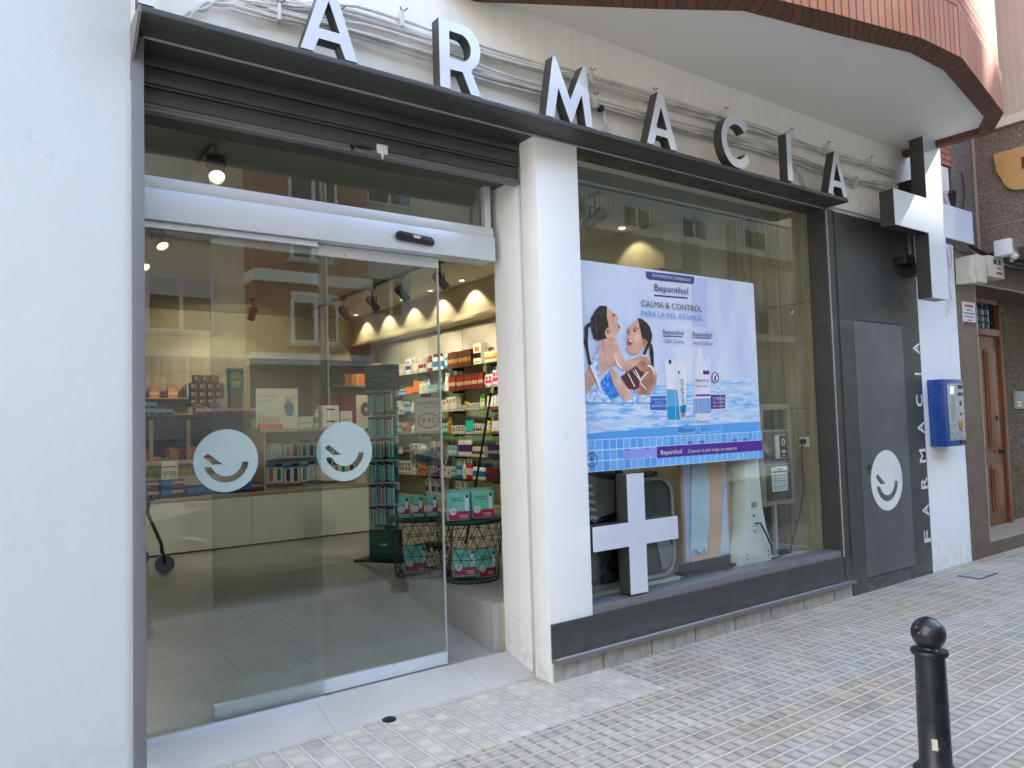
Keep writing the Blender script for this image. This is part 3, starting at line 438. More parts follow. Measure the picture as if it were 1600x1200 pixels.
# ---- canopy ledge
CL = thing('sign_ledge', 'long dark grey metal ledge over door and window carrying the raised letters', 'ledge', (-2.16, 0, 3.2))
B(-2.162, 3.07, -.2, .0, 3.216, 3.243, 'graphite').box(-2.124, 3.04, .0, .20, 3.214, 3.243, 'graphite').build('shelf_plate', CL, bev=.003)
B(-2.124, 3.055, -.004, .0025, 3.204, 3.214, 'strip_grey').build('trim_strip', CL)
m = MB().prism([[(0.0, 3.0), (-.012, 3.08), (-.2, 3.213), (-.2, 3.243), (0, 3.243)]], -2.175, -2.163, 'frame_grey', plane='yz'); m.build('end_plate', CL)
m = B(-2.172, -2.124, -.018, .012, 0, 3.2, 'frame_grey').box(-2.160, -2.124, .012, .46, 0, 3.2, 'frame_grey'); m.build('side_post', CL, bev=.003)
# ---- roller shutter
RS = thing('roller_shutter', 'dark grey roller shutter rolled up over the glass entrance', 'shutter', (-1.06, .2, 2.96))
m = MB()
for z0, z1, y in ((3.165, 3.214, .16), (3.085, 3.158, .165), (3.068, 3.080, .16)): m.box(-2.122, -.002, y, .30, z0, z1, 'shutter_grey')
m.build('shutter_box', RS, bev=.004)
m = B(-2.122, -.002, .172, .20, 2.995, 3.064, 'shutter_grey'); m.build('slat', RS, bev=.004)
m = B(-2.122, -.002, .164, .215, 2.958, 2.990, 'frame_grey').box(-2.122, -.002, .158, .164, 2.970, 2.976, 'frame_grey'); m.build('bottom_rail', RS, bev=.003)
B(-2.122, -.002, .215, .46, 3.0, 3.3, 'darkgrey').build('housing', RS)
m = B(-.955, -.895, .150, .170, 2.972, 3.022, 'white_paint').box(-.945, -.905, .146, .150, 2.980, 3.014, 'p_sky2'); m.build('alarm_contact', RS, bev=.004)
MB().lathe([(.010, 0), (.008, -.012), (.004, -.03)], (-.925, .155, 2.972), 'cream', 8).build('pull_knob', RS)
for xx in (-1.47, -.65): MB().tube([(xx, .17, 3.03), (xx - .012, .14, 3.018)], .007, 'black_metal', 8).build('lock_pin', RS)
MB().tube([(-1.10, .16, 2.985), (-1.10, .15, 2.965)], .01, 'black_metal', 8).box(-1.08, -.985, .158, .163, 2.98, 2.994, 'black_metal').build('catch', RS)
# ---- automatic door: frame, transom, header
AD = thing('automatic_door_frame', 'silver aluminium door frame with wide header and glass transom', 'door frame', (-1.05, .42, .06))
m = B(-2.122, -.06, .36, .52, 2.515, 2.665, 'aluminium').box(-2.122, -.06, .375, .52, 2.668, 2.728, 'aluminium'); m.build('header', AD, bev=.004)
B(-.105, -.062, .40, .48, 2.728, 2.999, 'aluminium').build('transom_post', AD)
B(-2.122, -.105, .445, .455, 2.728, 2.999, 'transom_glass').build('transom_pane', AD)
B(-2.122, -.80 - .40, .40, .42, .076, .10, 'aluminium').box(-1.24, -.0, .452, .50, .082, .088, 'strip_grey').build('floor_channel', AD)
def smiley(cx, cz, r, y0, y1, m_, sq=1.0):
    c = lambda L: [(cx + a * r * sq, cz + b * r) for a, b in L]
    sm = [(0.695 * math.cos(math.radians(t)), .695 * math.sin(math.radians(t))) for t in range(194, 359, 8)] + [(0.495 * math.cos(math.radians(t)), .495 * math.sin(math.radians(t))) for t in range(354, 196, -8)]
    return MB().prism([c([(math.cos(2 * PI * i / 56), math.sin(2 * PI * i / 56)) for i in range(56)]), c([(-.567, .247), (-.711, .143), (-.42, -.106), (-.114, -.106)]), c(sm)], y0, y1, m_)
fp = B(-2.122, -1.203, .400, .410, .10, 2.48, 'door_glass'); fp = fp.build('fixed_pane', AD)
B(-2.122, -1.203, .388, .424, 2.482, 2.512, 'aluminium').build('top_rail', AD, bev=.002)
smiley(-1.69, 1.357, .155, .3985, .3995, 'decal_film').build('round_decal', fp)
SD = thing('sliding_door', 'frameless sliding glass door leaf with silver bottom rail and round wink decal, half open', 'door', (-1.1, .46, .09))
pane = B(-1.745, -.425, .455, .465, .16, 2.45, 'door_glass').build('pane', SD)
B(-1.745, -.425, .446, .478, .094, .165, 'aluminium').build('bottom_rail', SD, bev=.003)
B(-1.745, -.425, .444, .480, 2.45, 2.512, 'aluminium').build('top_rail', SD, bev=.003)
B(-.432, -.423, .452, .468, .166, 2.449, 'strip_grey').build('edge_seal', SD)
smiley(-1.045, 1.372, .163, .4535, .4545, 'decal_film').build('round_decal', pane)
m = MB().prism([[(-.757, 2.585), (-.752, 2.612), (-.735, 2.620), (-.53, 2.606), (-.512, 2.592), (-.508, 2.566), (-.52, 2.556), (-.745, 2.566)]], .335, .3595, 'black_plastic')
m = m.build('motion_sensor', bev=.006, origin=(-.63, .36, 2.57)); tag(m, 'black motion sensor on the silver header above the sliding door', 'sensor')
MB().prism([[(-.655, 2.603), (-.60, 2.600), (-.612, 2.584), (-.645, 2.586)]], .330, .334, 'cream').build('sensor_lens', None).parent = m
bpy.data.objects['sensor_lens'].location = Vector((0, 0, 0)) - Vector((-.63, .36, 2.57))
# ---- display window
DW = thing('display_window', 'large shop window in dark grey frame with a big advert on the glass', 'window', (1.7, 0, .12))
for a, b in ((.330, 2.409), (2.413, 2.743), (2.747, 3.028)): B(a, b, .146, .157, .386, 3.21, 'shop_glass').build('pane', DW)
B(.0, 3.158, -.012, .0, .135, .332, 'graphite').build('base_panel', DW)
B(.329, 3.03, .0, .158, .30, .384, 'frame_grey').build('bottom_frame', DW, bev=.004)
B(3.03, 3.158, -.006, .158, .135, 3.213, 'graphite').build('side_frame', DW)
B(.0, 3.158, -.05, .0, .112, .134, 'frame_grey').box(.0, 3.05, -.053, -.02, .134, .139, 'strip_grey').build('drip_sill', DW, bev=.002)
B(3.047, 3.056, -.012, -.006, .139, 3.203, 'strip_grey').build('trim_strip', DW)
# ---- grey side panel with meter door
AP = thing('panel_door', 'dark grey wall cladding with inset service door and wink logo beside the window', 'service door', (3.84, 0, 0))
m = MB().prism([[(3.16, -.02), (4.5, -.02), (4.5, 3.2), (3.16, 3.2)], [(3.362, .108), (3.362, 2.292), (4.178, 2.292), (4.178, .108)]], -.015, .028, 'graphite'); m.build('cladding', AP)
B(3.368, 4.172, -.019, .02, .115, 2.286, 'graphite_light').build('door', AP, bev=.002)
B(3.35, 4.19, .021, .029, .10, 2.30, 'black_plastic').build('door_gap', AP)
dd = bpy.data.objects['door']
smiley(3.765, .905, .262, -.0205, -.0195, 'white_paint').build('round_decal', AP)
MB().prism([rrect(3.462, 3.502, .985, 1.06, .01)], -.026, -.019, 'graphite').tube([(3.482, -.026, 1.03), (3.482, -.032, 1.03)], .01, 'black_metal', 8).build('lock', AP)
m = MB()
for ch, zc in zip('FARMACIA', (.345, .585, .835, 1.085, 1.345, 1.595, 1.845, 2.085)):
    hw = .010 if ch == 'I' else (.055 if ch != 'M' else .062)
    m.text(ch, 'white_paint', zc - hw, zc + hw, 0, .115, 0, fn=lambda u, v: (4.485 - v, -.0162, u), bold=.018)
m.build('lettering', AP)
# ---- raised sign letters
def sign(name, loops, label):
    mb = MB(); cxs = [p[0] for p in loops[0]]
    mb.prism(loops, -.2, -.198, 'white_gloss', side='letter_side'); mb.prism(loops, -.198, -.13, 'letter_side')
    x = sum(cxs) / len(cxs)
    o = mb.build('sign_letter', origin=(x, -.165, 3.245)); tag(o, label, 'letter', 'raised letters spelling the shop sign')
    for dx in (-.06, .06) if name != 'I' else (0,):
        s2 = B(x + dx - .008, x + dx + .008, -.17, -.15, 3.243, 3.252, 'black_metal').build('foot', None, origin=(x, -.165, 3.245)); s2.parent = o; s2.location = (0, 0, 0)
def glyphA(c, z=3.248, h=.36, w=.28):
    k = w / 2
    return [[(c - k, z), (c - k + .062, z), (c - k + .088, z + .068), (c + k - .088, z + .068), (c + k - .062, z), (c + k, z), (c + .022, z + h), (c - .022, z + h)], [(c - .052, z + .118), (c, z + .262), (c + .052, z + .118)]]
sign('F', [[(-2.176, 3.248), (-2.116, 3.248), (-2.116, 3.40), (-1.98, 3.40), (-1.98, 3.455), (-2.116, 3.455), (-2.116, 3.553), (-1.97, 3.553), (-1.97, 3.608), (-2.176, 3.608)]], 'raised white letter F at the left end of the ledge, cut off by the frame')
sign('A', glyphA(-1.362), 'raised white letter A, first one, above the shutter between F and R')
R = [[(-.765, 3.246), (-.703, 3.246), (-.703, 3.352), (-.626, 3.355), (-.577, 3.246), (-.51, 3.246), (-.572, 3.375)] + [(-.62 + .11 * math.cos(math.radians(a)), 3.492 + .122 * math.sin(math.radians(a))) for a in range(-52, 91, 13)] + [(-.765, 3.614)],
     [(-.703, 3.412), (-.703, 3.558)] + [(-.633 + .062 * math.cos(math.radians(a)), 3.485 + .073 * math.sin(math.radians(a))) for a in range(90, -91, -15)]]
sign('R', R, 'raised white letter R above the glass entrance')
sign('M', [[(-.073, 3.246), (-.010, 3.246), (.028, 3.43), (.108, 3.246), (.122, 3.246), (.206, 3.43), (.232, 3.246), (.286, 3.246), (.246, 3.612), (.226, 3.612), (.115, 3.378), (.014, 3.612), (-.006, 3.612)]], 'raised white letter M above the white pillar')
sign('A', glyphA(.885), 'raised white letter A, second one, above the window between M and C')
cc = arc(1.655, 3.436, .188, 40, 325, 30) + arc(1.655, 3.436, .125, 325, 40, 26)
sign('C', [[(1.655 + (x - 1.655) * .9, z) for x, z in cc]], 'raised white round letter C above the large window')
sign('I', [[(2.245, 3.258), (2.308, 3.258), (2.308, 3.62), (2.245, 3.62)]], 'raised white straight letter I above the right part of window')
sign('A', glyphA(2.918), 'raised white letter A at the right end of the ledge')
# ---- crosses
def cross(cx, cz, L, wd, y0, y1, label, name='pharmacy_cross'):
    a, b = L / 2, wd / 2
    lp = [(cx - b, cz + a), (cx - b, cz + b), (cx - a, cz + b), (cx - a, cz - b), (cx - b, cz - b), (cx - b, cz - a), (cx + b, cz - a), (cx + b, cz - b), (cx + a, cz - b), (cx + a, cz + b), (cx + b, cz + b), (cx + b, cz + a)]
    t = thing(name, label, 'cross', (cx, y1, cz - a))
    MB().prism([lp], y0, y0 + .004, 'white_gloss').build('face', t); MB().prism([[(x + (.0015 if x < cx else -.0015), z + (.0015 if z < cz else -.0015)) for x, z in lp]], y0 + .004, y1, 'letter_side').build('housing', t)
    return t
c1 = cross(4.335, 3.235, 1.47, .312, -.302, -.175, 'big white pharmacy cross with dark sides mounted high on the wall corner')
B(4.25, 4.42, -.175, -.0, 3.40, 3.62, 'black_metal').build('bracket', c1); B(4.25, 4.42, -.175, -.015, 2.75, 2.85, 'black_metal').build('bracket', c1)
c2 = cross(.728, .777, .755, .150, .0, .105, 'small white pharmacy cross with dark sides in the lower corner of the shop window')
B(.68, .78, .105, .145, .70, .84, 'black_metal').build('bracket', c2)
# wall lamp on panel beneath cross
t = thing('wall_lamp', 'small black cylinder wall lamp on dark panel under the big cross', 'lamp', (4.23, -.02, 2.83))
MB().lathe([(.030, 0), (.032, .01), (.032, .24), (.026, .25)], (4.22, -.11, 2.92), 'graphite', 16).build('lamp_body', t, smooth=True)
B(4.10, 4.27, -.13, -.015, 2.835, 2.905, 'black_metal').build('bracket', t, bev=.006)
# ---- cable bundle
cbt = thing('cable_bundle', 'loose bundle of old painted cables strung along the wall behind the letters', 'cables', (0, 0, 3.4))
rnd = random.Random(3)
def cable(ks, r, mat='cable_grey', n=70, amp=.012, jit=.030):
    pts = []; ph = [rnd.random() * 6 for _ in range(4)]; jz = [rnd.uniform(-jit, jit) for _ in ks]; yo = rnd.uniform(0, .03)
    for i in range(n + 1):
        t_ = i / n; x = ks[0][0] + (ks[-1][0] - ks[0][0]) * t_
        for ki, ((xa, za), (xb, zb)) in enumerate(zip(ks[:-1], ks[1:])):
            if xa <= x <= xb + 1e-6: u_ = (x - xa) / (xb - xa); u_ = u_ * u_ * (3 - 2 * u_); z = za + jz[ki] + (zb + jz[ki + 1] - za - jz[ki]) * u_; break
        z += amp * (math.sin(x * 2.1 + ph[0]) + .5 * math.sin(x * 5.3 + ph[1])); pts.append((x, -.012 - yo - r - .018 * (1 + math.sin(x * 3.3 + ph[2])) * .6, z))
    MB().tube(pts, r, mat, 6).build('cable', cbt, smooth=True)
for k in range(9):
    o = (k - 4) * .006
    cable([(-1.80 + k * .03, 3.50 + o), (-1.1, 3.585 + o), (-.3, 3.60 + o * 1.3), (.9, 3.64 + o * .7), (2.2, 3.685 + o * .5), (3.3, 3.69 + o * .5), (4.18, 3.68 + o)], rnd.choice((.003, .005, .008)), amp=.006)
for k in range(9):
    o = (k - 4) * .006
    cable([(-1.78 + k * .03, 3.46 + o), (-1.1, 3.49 + o), (-.3, 3.47 + o), (.9, 3.50 + o * .6), (2.2, 3.545 + o), (3.3, 3.50 + o), (4.18, 3.56 + o * 1.4)], rnd.choice((.003, .005, .008)), amp=.007)
cable([(-2.02, 3.25), (-1.94, 3.36), (-1.86, 3.43), (-1.7, 3.46)], .010, amp=0, jit=0); cable([(-2.0, 3.25), (-1.9, 3.38), (-1.8, 3.46), (-1.6, 3.49)], .008, amp=0, jit=0)
MB().tube([(2.35, -.03, 3.55), (2.55, -.03, 3.52), (2.68, -.03, 3.44), (2.74, -.03, 3.34), (2.76, -.03, 3.25)], .012, 'cable_grey', 6).build('cable', cbt, smooth=True)
MB().tube([(2.45, -.03, 3.53), (2.62, -.03, 3.48), (2.72, -.03, 3.38), (2.78, -.03, 3.25)], .008, 'cable_grey', 6).build('cable', cbt, smooth=True)
MB().tube([(.47 + .09 * math.cos(a / 8 * PI) , -.045, 3.41 + .09 * math.sin(a / 8 * PI)) for a in range(6, 17)], .004, 'cable_grey', 5).build('cable', cbt, smooth=True)
for xx, zz in ((-1.55, 3.47), (-1.25, 3.53), (-.9, 3.63), (-.66, 3.46), (.42, 3.65), (.44, 3.50), (.98, 3.66), (1.72, 3.70), (2.52, 3.71), (3.05, 3.71), (3.72, 3.71), (3.45, 3.48)):
    MB().box(xx - .008, xx + .008, -.065, -.01, zz - .04, zz + .04, 'cable_grey').tube([(xx, -.06, zz + .035), (xx + .025, -.075, zz + .055)], .003, 'cable_black', 4).tube([(xx, -.06, zz + .035), (xx - .02, -.075, zz + .05)], .003, 'cable_black', 4).build('cable_tie', cbt)
MB().lathe([(.018, 0), (.024, -.02), (.020, -.03)], (.50, -.03, 3.47), 'cable_black', 10, axis='y').tube([(.53, -.04, 3.46), (.56, -.035, 3.35), (.60, -.03, 3.25)], .004, 'cable_white', 4).tube([(.53, -.04, 3.46), (.58, -.035, 3.35), (.63, -.03, 3.25)], .004, 'cable_white', 4).build('junction', cbt)
# ---- blue coin machine
t = thing('vending_machine', 'small blue coin vending machine with silver front on the white wall', 'vending machine', (4.8, 0, 1.16))
B(4.62, 4.985, -.158, 0, 1.16, 1.79, 'blue_paint').build('casing', t, bev=.008)
B(4.665, 4.975, -.166, -.158, 1.215, 1.748, 'silver_panel').build('front_plate', t, bev=.003)
B(4.87, 4.955, -.172, -.166, 1.70, 1.735, 'black_plastic').box(4.86, 4.95, -.170, -.166, 1.635, 1.665, 'navy').box(4.885, 4.92, -.170, -.166, 1.54, 1.585, 'black_plastic').box(4.885, 4.92, -.170, -.166, 1.45, 1.47, 'darkgrey').box(4.875, 4.965, -.170, -.158, 1.178, 1.205, 'black_plastic').build('coin_slots', t)
B(4.715, 4.765, -.170, -.166, 1.655, 1.715, 'led_blue').build('lit_button', t)
MB().prism([[(4.88 + .035 * math.cos(a * PI / 8), 1.35 + .045 * math.sin(a * PI / 8)) for a in range(16)]], -.176, -.166, 'gold').build('return_cup', t, bev=.003)
m = MB()
for k in range(4): m.prism([[(4.695 + k * .022, 1.40), (4.702 + k * .022, 1.40), (4.745 + k * .018, 1.63), (4.738 + k * .018, 1.63)]], -.168, -.1662, 'grey')
m.build('front_stripes', t)
# ================================================================== NEIGHBOUR BUILDING
NB = thing('neighbour_building', 'brown stone clad neighbouring building with pebbled bay and recessed entrance', 'building', (5.33, 0, 0))
B(5.332, 5.755, -.006, .5, -.1, 2.80, 'brown_stone').build('pilaster', NB)
B(5.757, 12, -.006, .5, -.1, .15, 'brown_stone', top='trim_beige').box(5.757, 12, -.010, -.006, .138, .15, 'trim_beige').box(5.745, 5.757, -.010, .2, .138, 2.80, 'trim_beige').build('entrance_step', NB)
B(6.45, 12, .45, .6, .15, 2.9, 'pebble_brown').box(5.757, 6.45, .45, .6, .15, 2.9, 'brown_stone').build('recess_wall', NB)
B(5.332, 12, -.006, .6, 2.802, 3.125, 'brown_stone').box(5.757, 12, -.010, -.006, 2.80, 2.82, 'trim_beige').build('lintel', NB)
B(5.385, 12, -.004, .6, 3.127, 13, 'pebble_grey').build('upper_wall', NB)
B(5.9, 10, -.82, -.006, 3.13, 13, 'pebble_grey').box(5.894, 5.9, -.82, -.006, 3.40, 3.405, 'trim_beige').box(5.894, 5.9, -.03, -.006, 3.13, 4.6, 'trim_beige').build('bay', NB)
wn_ = B(5.885, 5.905, -.80, -.18, 4.44, 4.50, 'far_white').box(5.885, 5.905, -.80, -.18, 5.9, 6.0, 'far_white').box(5.885, 5.905, -.24, -.18, 4.5, 5.9, 'far_white').box(5.885, 5.905, -.80, -.76, 4.5, 5.9, 'far_white').build('window', NB)
m = MB(); 
for k in range(15): m.box(5.896 - (.004 if k % 2 else 0), 5.8995, -.76 + k * .0347, -.76 + (k + 1) * .0347, 4.5, 5.9, 'curtain')
m.build('curtain', wn_)
m = B(5.86, 5.9, -.82, -.16, 4.40, 4.44, 'far_white'); m.build('sill', wn_)
# entrance door
ED = thing('front_door', 'carved brown wooden front door in the recess of the neighbouring building', 'door', (6.9, .42, .15))
B(6.30, 6.36, .36, .45, .15, 2.80, 'door_wood').box(7.24, 7.31, .36, .45, .15, 2.80, 'door_wood').box(6.36, 7.24, .36, .45, 2.36, 2.44, 'door_wood').box(6.36, 7.24, .36, .45, 2.74, 2.80, 'door_wood').build('frame', ED, bev=.006)
lf = B(6.362, 7.238, .39, .44, .152, 2.358, 'door_wood').build('leaf', ED, bev=.004)
m = MB()
for x0, x1 in ((6.45, 6.76), (6.84, 7.15)):
    for z0, z1 in ((.30, .85), (1.05, 2.2)):
        m.prism([rrect(x0, x1, z0, z1, .05)], .378, .39, 'door_wood'); m.prism([rrect(x0 + .04, x1 - .04, z0 + .04, z1 - .04, .04)], .368, .378, 'door_wood')
m.build('carved_panel', ED, bev=.004)
MB().lathe([(.022, 0), (.022, -.02), (.012, -.03), (.026, -.05), (.02, -.07), (.0, -.075)], (7.06, .37, 1.0), 'black_metal', 12, axis='y').build('handle', ED, smooth=True)
B(7.02, 7.08, .36, .378, 1.36, 1.42, 'black_metal').build('lock', ED, bev=.004)
B(6.362, 7.238, .41, .42, 2.44, 2.74, 'window_glass').build('fanlight', ED)
m = MB()
for k in range(6): m.tube([(6.42 + k * .15, .40, 2.44), (6.42 + k * .15, .40, 2.74)], .007, 'black_metal', 6)
for z in (2.52, 2.6, 2.68): m.tube([(6.36, .40, z), (7.24, .40, z)], .007, 'black_metal', 6)
m.build('grille', ED)
ic = thing('intercom', 'steel door intercom panel with buttons on the pebbled entrance wall', 'intercom', (7.92, .45, 1.5))
B(7.74, 8.10, .43, .45, 1.49, 1.71, 'steel').build('plate', ic, bev=.004); B(7.78, 8.06, .424, .43, 1.61, 1.69, 'grey').build('speaker_grille', ic)
for q in range(2): B(7.80, 7.92, .422, .43, 1.52 + q * .04, 1.545 + q * .04, 'white_paint').build('button', ic)
nt_ = thing('notice_sign', 'small white notice with red heading and dark red foot on brown pilaster', 'sign', (5.57, -.01, 2.38))
B(5.43, 5.715, -.014, -.0065, 2.36, 2.60, 'white_paint').box(5.43, 5.715, -.016, -.014, 2.36, 2.395, 'maroon').build('plate', nt_)
m = MB()
for k, (a, b, mt) in enumerate(((5.48, 5.67, 'red'), (5.52, 5.63, 'darkgrey'), (5.45, 5.69, 'navy'), (5.47, 5.67, 'darkgrey'), (5.52, 5.62, 'darkgrey'))):
    x = a
    while x < b: L = rnd.uniform(.012, .03); m.box(x, min(b, x + L), -.0155, -.014, 2.548 - k * .035, 2.548 - k * .035 + (.024 if k == 0 else .011), mt); x += L + .005
m.build('lettering', nt_)
jb = thing('junction_box', 'weathered cream junction box with grooved lid at top of brown pilaster', 'junction box', (5.35, -.006, 2.76))
B(5.335, 5.45, -.15, -.006, 2.76, 3.03, 'cream').box(5.46, 5.68, -.16, -.006, 2.78, 3.06, 'cream').build('casing', jb, bev=.008)
ab = thing('alarm_box', 'white alarm box with red sticker hanging on the dark lintel', 'alarm box', (5.95, -.006, 2.85))
B(5.76, 6.12, -.155, -.011, 2.86, 3.085, 'cream').build('casing', ab, bev=.012)
B(5.86, 5.93, -.158, -.155, 3.0, 3.05, 'darkgrey').build('vent', ab); B(5.98, 6.03, -.158, -.155, 3.0, 3.05, 'darkgrey').build('vent', ab)
B(5.92, 6.04, -.159, -.155, 2.90, 2.98, 'white_paint').box(5.92, 6.04, -.160, -.156, 2.90, 2.92, 'maroon').box(5.93, 6.03, -.160, -.156, 2.95, 2.965, 'red').build('sticker', ab)
fl = thing('security_camera', 'pale grey wall camera housing with lens hood beside the alarm box', 'camera', (6.0, -.2, 3.05))
B(5.86, 6.03, -.33, -.16, 3.07, 3.24, 'p_sky1').build('housing', fl, bev=.02); MB().tube([(5.95, -.3, 3.08), (5.95, -.34, 3.04)], .03, 'white_paint', 14).build('lens', fl)
MB().tube([(6.03, -.2, 3.2), (6.12, -.22, 3.12), (6.14, -.22, 3.08)], .012, 'white_paint', 8).lathe([(.026, -.008), (.026, .008)], (6.145, -.22, 3.06), 'white_paint', 14, axis='y').build('arm', fl)
sg = thing('bar_sign', 'tan yellow shop sign with rounded corner and dark red letter on pebbled bay', 'sign', (5.88, -.5, 3.6))
sh = [(-.225, 4.13), (-.80, 4.13), (-.80, 3.70)] + [(-.46 + .17 * math.cos(math.radians(a)), 3.86 - .16 * math.sin(math.radians(a))) for a in range(90, -1, -12)] + [(-.24, 3.95)]
MB().prism([sh], 5.84, 5.893, 'tan_sign', plane='yz').build('board', sg, bev=.004)
MB().prism([[(-.475, 4.02), (-.475, 3.90), (-.53, 3.90), (-.53, 3.86), (-.60, 3.86), (-.60, 4.02)]], 5.834, 5.84, 'maroon', plane='yz').build('letter', sg)
bc = thing('cable_bundle', 'black and white service cables drooping round the corner of brown building', 'cables', (5.3, 0, 3.2))
for k in range(9):
    a, b = rnd.uniform(-.03, .05), rnd.uniform(-.03, .05)
    MB().tube(smooth([(5.12 + .02 * k, -.03 - .006 * k, 3.66 + a), (5.30, -.05, 3.36 + b), (5.5, -.07, 3.17 + a), (5.86, -.06 - .008 * k, 3.09 + b * .6), (6.6, -.07 - .008 * k, 3.05 + a), (7.6, -.08, 3.10 + b), (9, -.08, 3.12)]), .009, 'cable_black' if k > 2 else 'cable_white', 6).build('cable', bc, smooth=True)
for k in range(3):
    MB().tube(smooth([(4.90 + k * .05, -.03, 3.12), (4.95 + .04 * k, -.06, 3.0), (5.03 + .03 * k, -.07, 2.93 - .015 * k), (5.12, -.07, 2.98 + .01 * k), (5.15 + .01 * k, -.05, 3.12)]), .008, 'cable_white', 6).build('cable', bc, smooth=True)
for k in range(4):
    MB().tube(smooth([(5.05 + k * .03, -.02, 3.1), (5.03 + k * .045, -.03, 2.85), (5.10 + k * .03, -.02, 2.62), (5.08 + k * .05, -.02, 2.42 + .05 * k)]), .006, 'cable_white', 6).build('cable', bc, smooth=True)
MB().tube([(5.62, -.01, 3.95), (5.60, -.03, 3.75), (5.50, -.02, 3.35)], .006, 'cable_black', 5).build('cable', bc)
# ================================================================== BOLLARDS, FLOOR CAP, MANHOLE
bo = thing('bollard', 'black ball topped bollard on the pavement with scratches and small sticker', 'bollard', (.47, -1.9, 0), 'black bollards along the kerb')
BL = []
def at0(mb, name, smooth=True, bev=0): return mb.build(name, bo, smooth=smooth, bev=bev, origin=(0, 0, 0))
at0(MB().lathe([(.085, 0), (.085, .05), (.070, .065), (.0605, .08), (.0595, .30), (.056, .505)], (0, 0, 0), 'bollard_paint', 28), 'post')
at0(MB().lathe([(.056, .503), (.068, .508), (.071, .517), (.068, .527), (.040, .533), (.036, .545)], (0, 0, 0), 'bollard_paint', 28), 'collar')
at0(MB().lathe([(.034, .540)] + [(.0655 * math.cos(math.radians(a)), .592 + .0655 * math.sin(math.radians(a))) for a in range(-56, 91, 8)], (0, 0, 0), 'bollard_paint', 32), 'ball')
mm = MB()
for r2, z in ((.0600, .145),):
    pts = [(r2 * 1.012 * math.cos(math.radians(a)), r2 * 1.012 * math.sin(math.radians(a))) for a in range(196, 218, 4)]
    mm.add([(x, y, z) for x, y in pts] + [(x, y, z + .045) for x, y in pts], [(i, i + 1, i + 1 + len(pts), i + len(pts)) for i in range(len(pts) - 1)], 'cream')
at0(mm, 'sticker')
dup(bo, (-1.70, -1.9, 0), 0, 'plain black bollard reflected at the left of the door glass'); dup(bo, (2.68, -1.9, 0), 0, 'plain black bollard further along the kerb beyond the parked car'); dup(bo, (4.9, -1.9, 0), 0, 'farthest black bollard along the kerb by the brown building')
fc = MB().lathe([(.036, 0), (.036, .006), (.028, .010), (.0, .010)], (-.97, .125, 0.001), 'black_metal', 18).build('drain_cap', smooth=True, origin=(-.97, .125, 0)); tag(fc, 'small round metal floor bolt cap set in paving before the door', 'drain cap')
mh = B(4.50, 4.86, -.42, -.22, .0, .006, 'dark_stone').box(4.52, 4.84, -.40, -.24, .006, .009, 'kerb_stone').build('manhole_cover', origin=(4.68, -.32, 0)); tag(mh, 'small rectangular utility cover in the pavement by the white wall', 'manhole cover')
# ================================================================== STREET OPPOSITE (seen mirrored in the glass)
def window(par, x, z, w_, h_, y, blind=.3, sill=True):
    f = B(x, x + w_, y, y + .05, z, z + .06, 'far_white').box(x, x + w_, y, y + .05, z + h_ - .06, z + h_, 'far_white').box(x, x + .06, y, y + .05, z + .06, z + h_ - .06, 'far_white').box(x + w_ - .06, x + w_, y, y + .05, z + .06, z + h_ - .06, 'far_white').box(x + w_ / 2 - .04, x + w_ / 2 + .04, y, y + .055, z + .06, z + h_ - .06, 'far_white')
    if sill: f.box(x - .06, x + w_ + .06, y, y + .12, z - .06, z, 'far_grey')
    f = f.build('window', par); B(x + .06, x + w_ - .06, y + .005, y + .02, z + .06, z + h_ - .06, 'window_glass').build('pane', f)
    B(x + .06, x + w_ - .06, y + .022, y + .035, z + h_ * (1 - blind), z + h_ - .06, 'blind').build('blind', f)
FY = -12.0
b1 = thing('apartment_building', 'cream apartment block across the street mirrored in the left door glass', 'building', (-4, FY, 0), 'apartment buildings across the street')
B(-14, 2.0, FY - 6, FY, -.1, 10.5, 'far_cream').build('wall', b1)
for k in range(3): B(-14, 2.0, FY, FY + .12, 2.75 + k * 2.9, 3.0 + k * 2.9, 'far_grey').build('cornice', b1)
for k in range(3):
    for x in (-12, -9.4, -6.8, -4.2, -1.7, .05): window(b1, x, 3.55 + k * 2.0 if k < 2 else 3.55 + k * 2.3, 1.3, 1.15, FY, .35)
B(-12, 1.9, FY, FY + .03, 0, 2.5, 'far_grey').build('shop_front', b1)
b2 = thing('apartment_building', 'orange brick apartment block across the street mirrored in the middle of the door', 'building', (3.3, FY, 0), 'apartment buildings across the street')
m = MB()
def bfront(m, x0, x1, y, z0, z1, mt='brick_far', ys=FY - 6):
    m.face([(x0, y, z0), (x1, y, z0), (x1, y, z1), (x0, y, z1)], mt, [(x0, z0), (x1, z0), (x1, z1), (x0, z1)])
    for x in (x0, x1): m.face([(x, ys, z0), (x, y, z0), (x, y, z1), (x, ys, z1)], mt, [(0, z0), (y - ys, z0), (y - ys, z1), (0, z1)])
    for z in (z0, z1): m.face([(x0, ys, z), (x1, ys, z), (x1, y, z), (x0, y, z)], mt, [(0, 0), (1, 0), (1, 1), (0, 1)])
bfront(m, 2.0, 4.6, FY + .7, 3.0, 11); m.build('wall', b2)
B(2.0, 4.6, FY - 6, FY, -.1, 3.0, 'far_cream').build('ground_floor', b2)
for z in (3.0, 4.75, 7.6, 10.9): B(1.95, 4.65, FY, FY + .82, z - .12, z + .12, 'far_white').build('cornice', b2)
for k in range(3): window(b2, 2.75, 3.35 + k * 2.8, 1.1, 1.1, FY + .7, .2); window(b2, 2.75, 5.15 + k * 2.8, 1.0, 1.0, FY + .7, .1)
